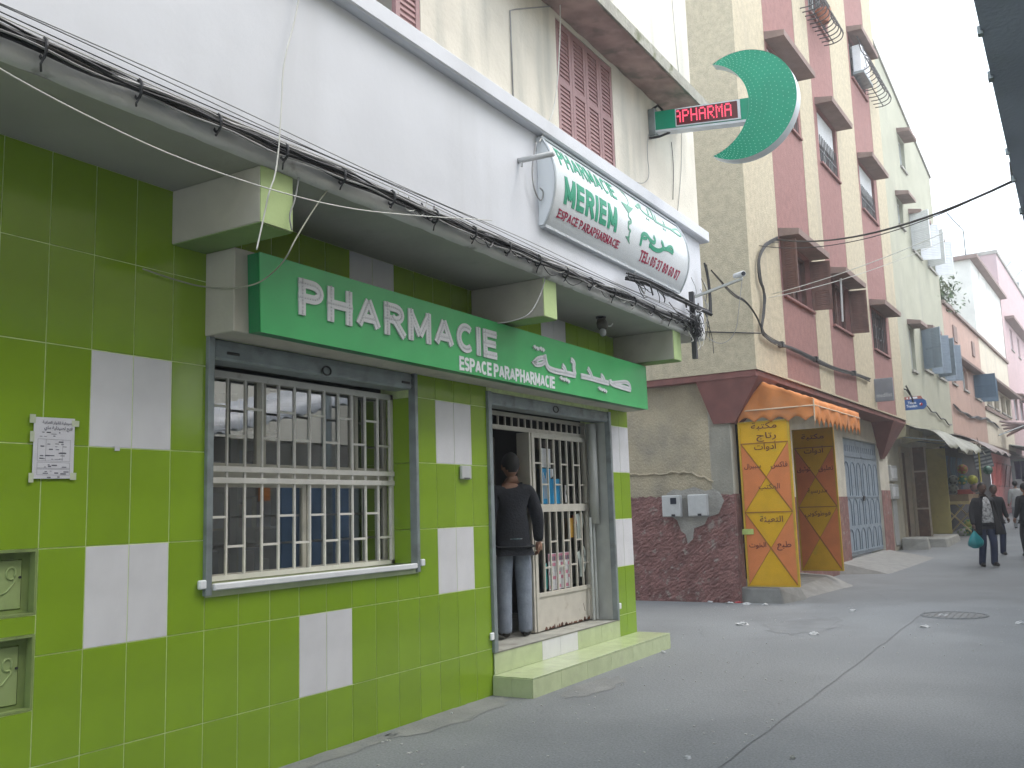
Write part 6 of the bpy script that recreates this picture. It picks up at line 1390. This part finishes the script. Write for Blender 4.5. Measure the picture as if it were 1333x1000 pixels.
# ---------------------------------------------------------------- litter
def scrap(px, py, s, m, lab, cat='litter', flatness=.35, z=0.0):
    p = at(px, py, 'z', z); rn = random.Random(int(px*7+py)); mb = MB(); s *= .75
    n = 7; vs = []; 
    for j in range(4):
        for k in range(n):
            a = 2*math.pi*k/n+j*.4; r = s*(1, .95, .6, .2)[j]*rn.uniform(.6,1.15); vs.append(Vector((p.x+r*math.cos(a), p.y+r*math.sin(a)*1.2, z+(.002, .012+s*flatness*.3, .012+s*flatness*.7, .012+s*flatness)[j]*rn.uniform(.7,1.3))))
    fs = [(j*n+k, j*n+(k+1)%n, (j+1)*n+(k+1)%n, (j+1)*n+k) for j in range(3) for k in range(n)]+[tuple(3*n+k for k in range(n))]
    mb._add(vs, fs); return mb.build('litter', m, label=lab, cat=cat, group='litter on the street')
WL = mat('white_litter', (.50,.51,.52), .6, .08, 20); BLL = mat('blue_litter', (.12,.25,.36), .5, .2, 20); RDL = mat('red_litter', (.45,.05,.06), .6, .2, 20); GRL = mat('grey_litter', (.32,.32,.30), .8, .2, 20)
scrap(740,846,.030,BLL,'small crumpled blue wrapper on the pharmacy step',z=.158)
scrap(863,850,.035,WL,'crumpled white paper on the street at the right end of the step')
for i, (px, py, s, m, lab) in enumerate(((897,779,.09,BLL,'pale blue crumpled bag at the foot of the maroon dado'), (925,784,.07,WL,'white scrap by the dado, next to the blue bag'), (950,786,.08,WL,'white paper left of the red scrap by the dado'), (962,785,.07,RDL,'red scrap of litter by the foot of the dado'), (972,787,.08,WL,'white paper right of the red scrap by the dado'), (996,788,.06,WL,'white scrap under the left painted door'), (966,814,.10,WL,'flat white paper in the street before the alley'), (1060,826,.07,WL,'white scrap in mid street left of the manhole'), (1110,796,.06,WL,'small white scrap beyond the one in mid street'),
        (1228,802,.06,WL,'white scrap lying on the manhole cover'), (1205,817,.07,WL,'white scrap just in front of the manhole'), (1330,812,.08,WL,'white scrap at the right edge of the street'), (1238,714,.12,WL,'white cup lying near the stone slab'), (1108,737,.14,WL,'white rubble heap beside the right painted door'), (1118,742,.12,GRL,'grey rubble beside the right painted door'), (1142,738,.12,GRL,'grey scrap on the ramp before the blue-grey door'), (1163,737,.13,WL,'flat white scrap near the wide ramp'), (895,988,.028,WL,'crumpled scrap low in the foreground street'), (1032,988,.022,GRL,'tiny grey scrap at the bottom of the picture'), (588,930,.014,WL,'tiny white pebble near the tiled wall')) ):
    scrap(px, py, s, m, lab, flatness=.3)
mb = MB(); rn = random.Random(21)
for k in range(260):
    x = rn.uniform(1.5,12); y = rn.uniform(-2.4,-.1) if x < 7 else rn.uniform(-3.5,.6); s = rn.uniform(.003,.009)
    if 3.9 < x < 6.95 and y > -.42: continue
    mb.box(x-s, x+s*rn.uniform(.5,1.4), y-s, y+s, -.002, s*.7)
mb.build('grit', mat('pale_grit', (.42,.42,.41), .9, .2, 30), kind='stuff', label='pale grit and crumbs scattered over the street', cat='grit')

# ---------------------------------------------------------------- thin haze in the street air
hz = MB().box(-17, 109, -21.5, 27, -1.0, 18.6).build('haze', None, kind='stuff', label='thin pale haze filling the street air')
hm = bpy.data.materials.new('haze_air'); hm.use_nodes = True; hn = hm.node_tree; hn.nodes.clear()
ho = hn.nodes.new('ShaderNodeOutputMaterial'); hv = hn.nodes.new('ShaderNodeVolumePrincipled')
hv.inputs['Color'].default_value = (.95,.97,1,1); hv.inputs['Density'].default_value = .0032; hv.inputs['Anisotropy'].default_value = .2
hn.links.new(hv.outputs[0], ho.inputs['Volume']); hz.data.materials.append(hm)
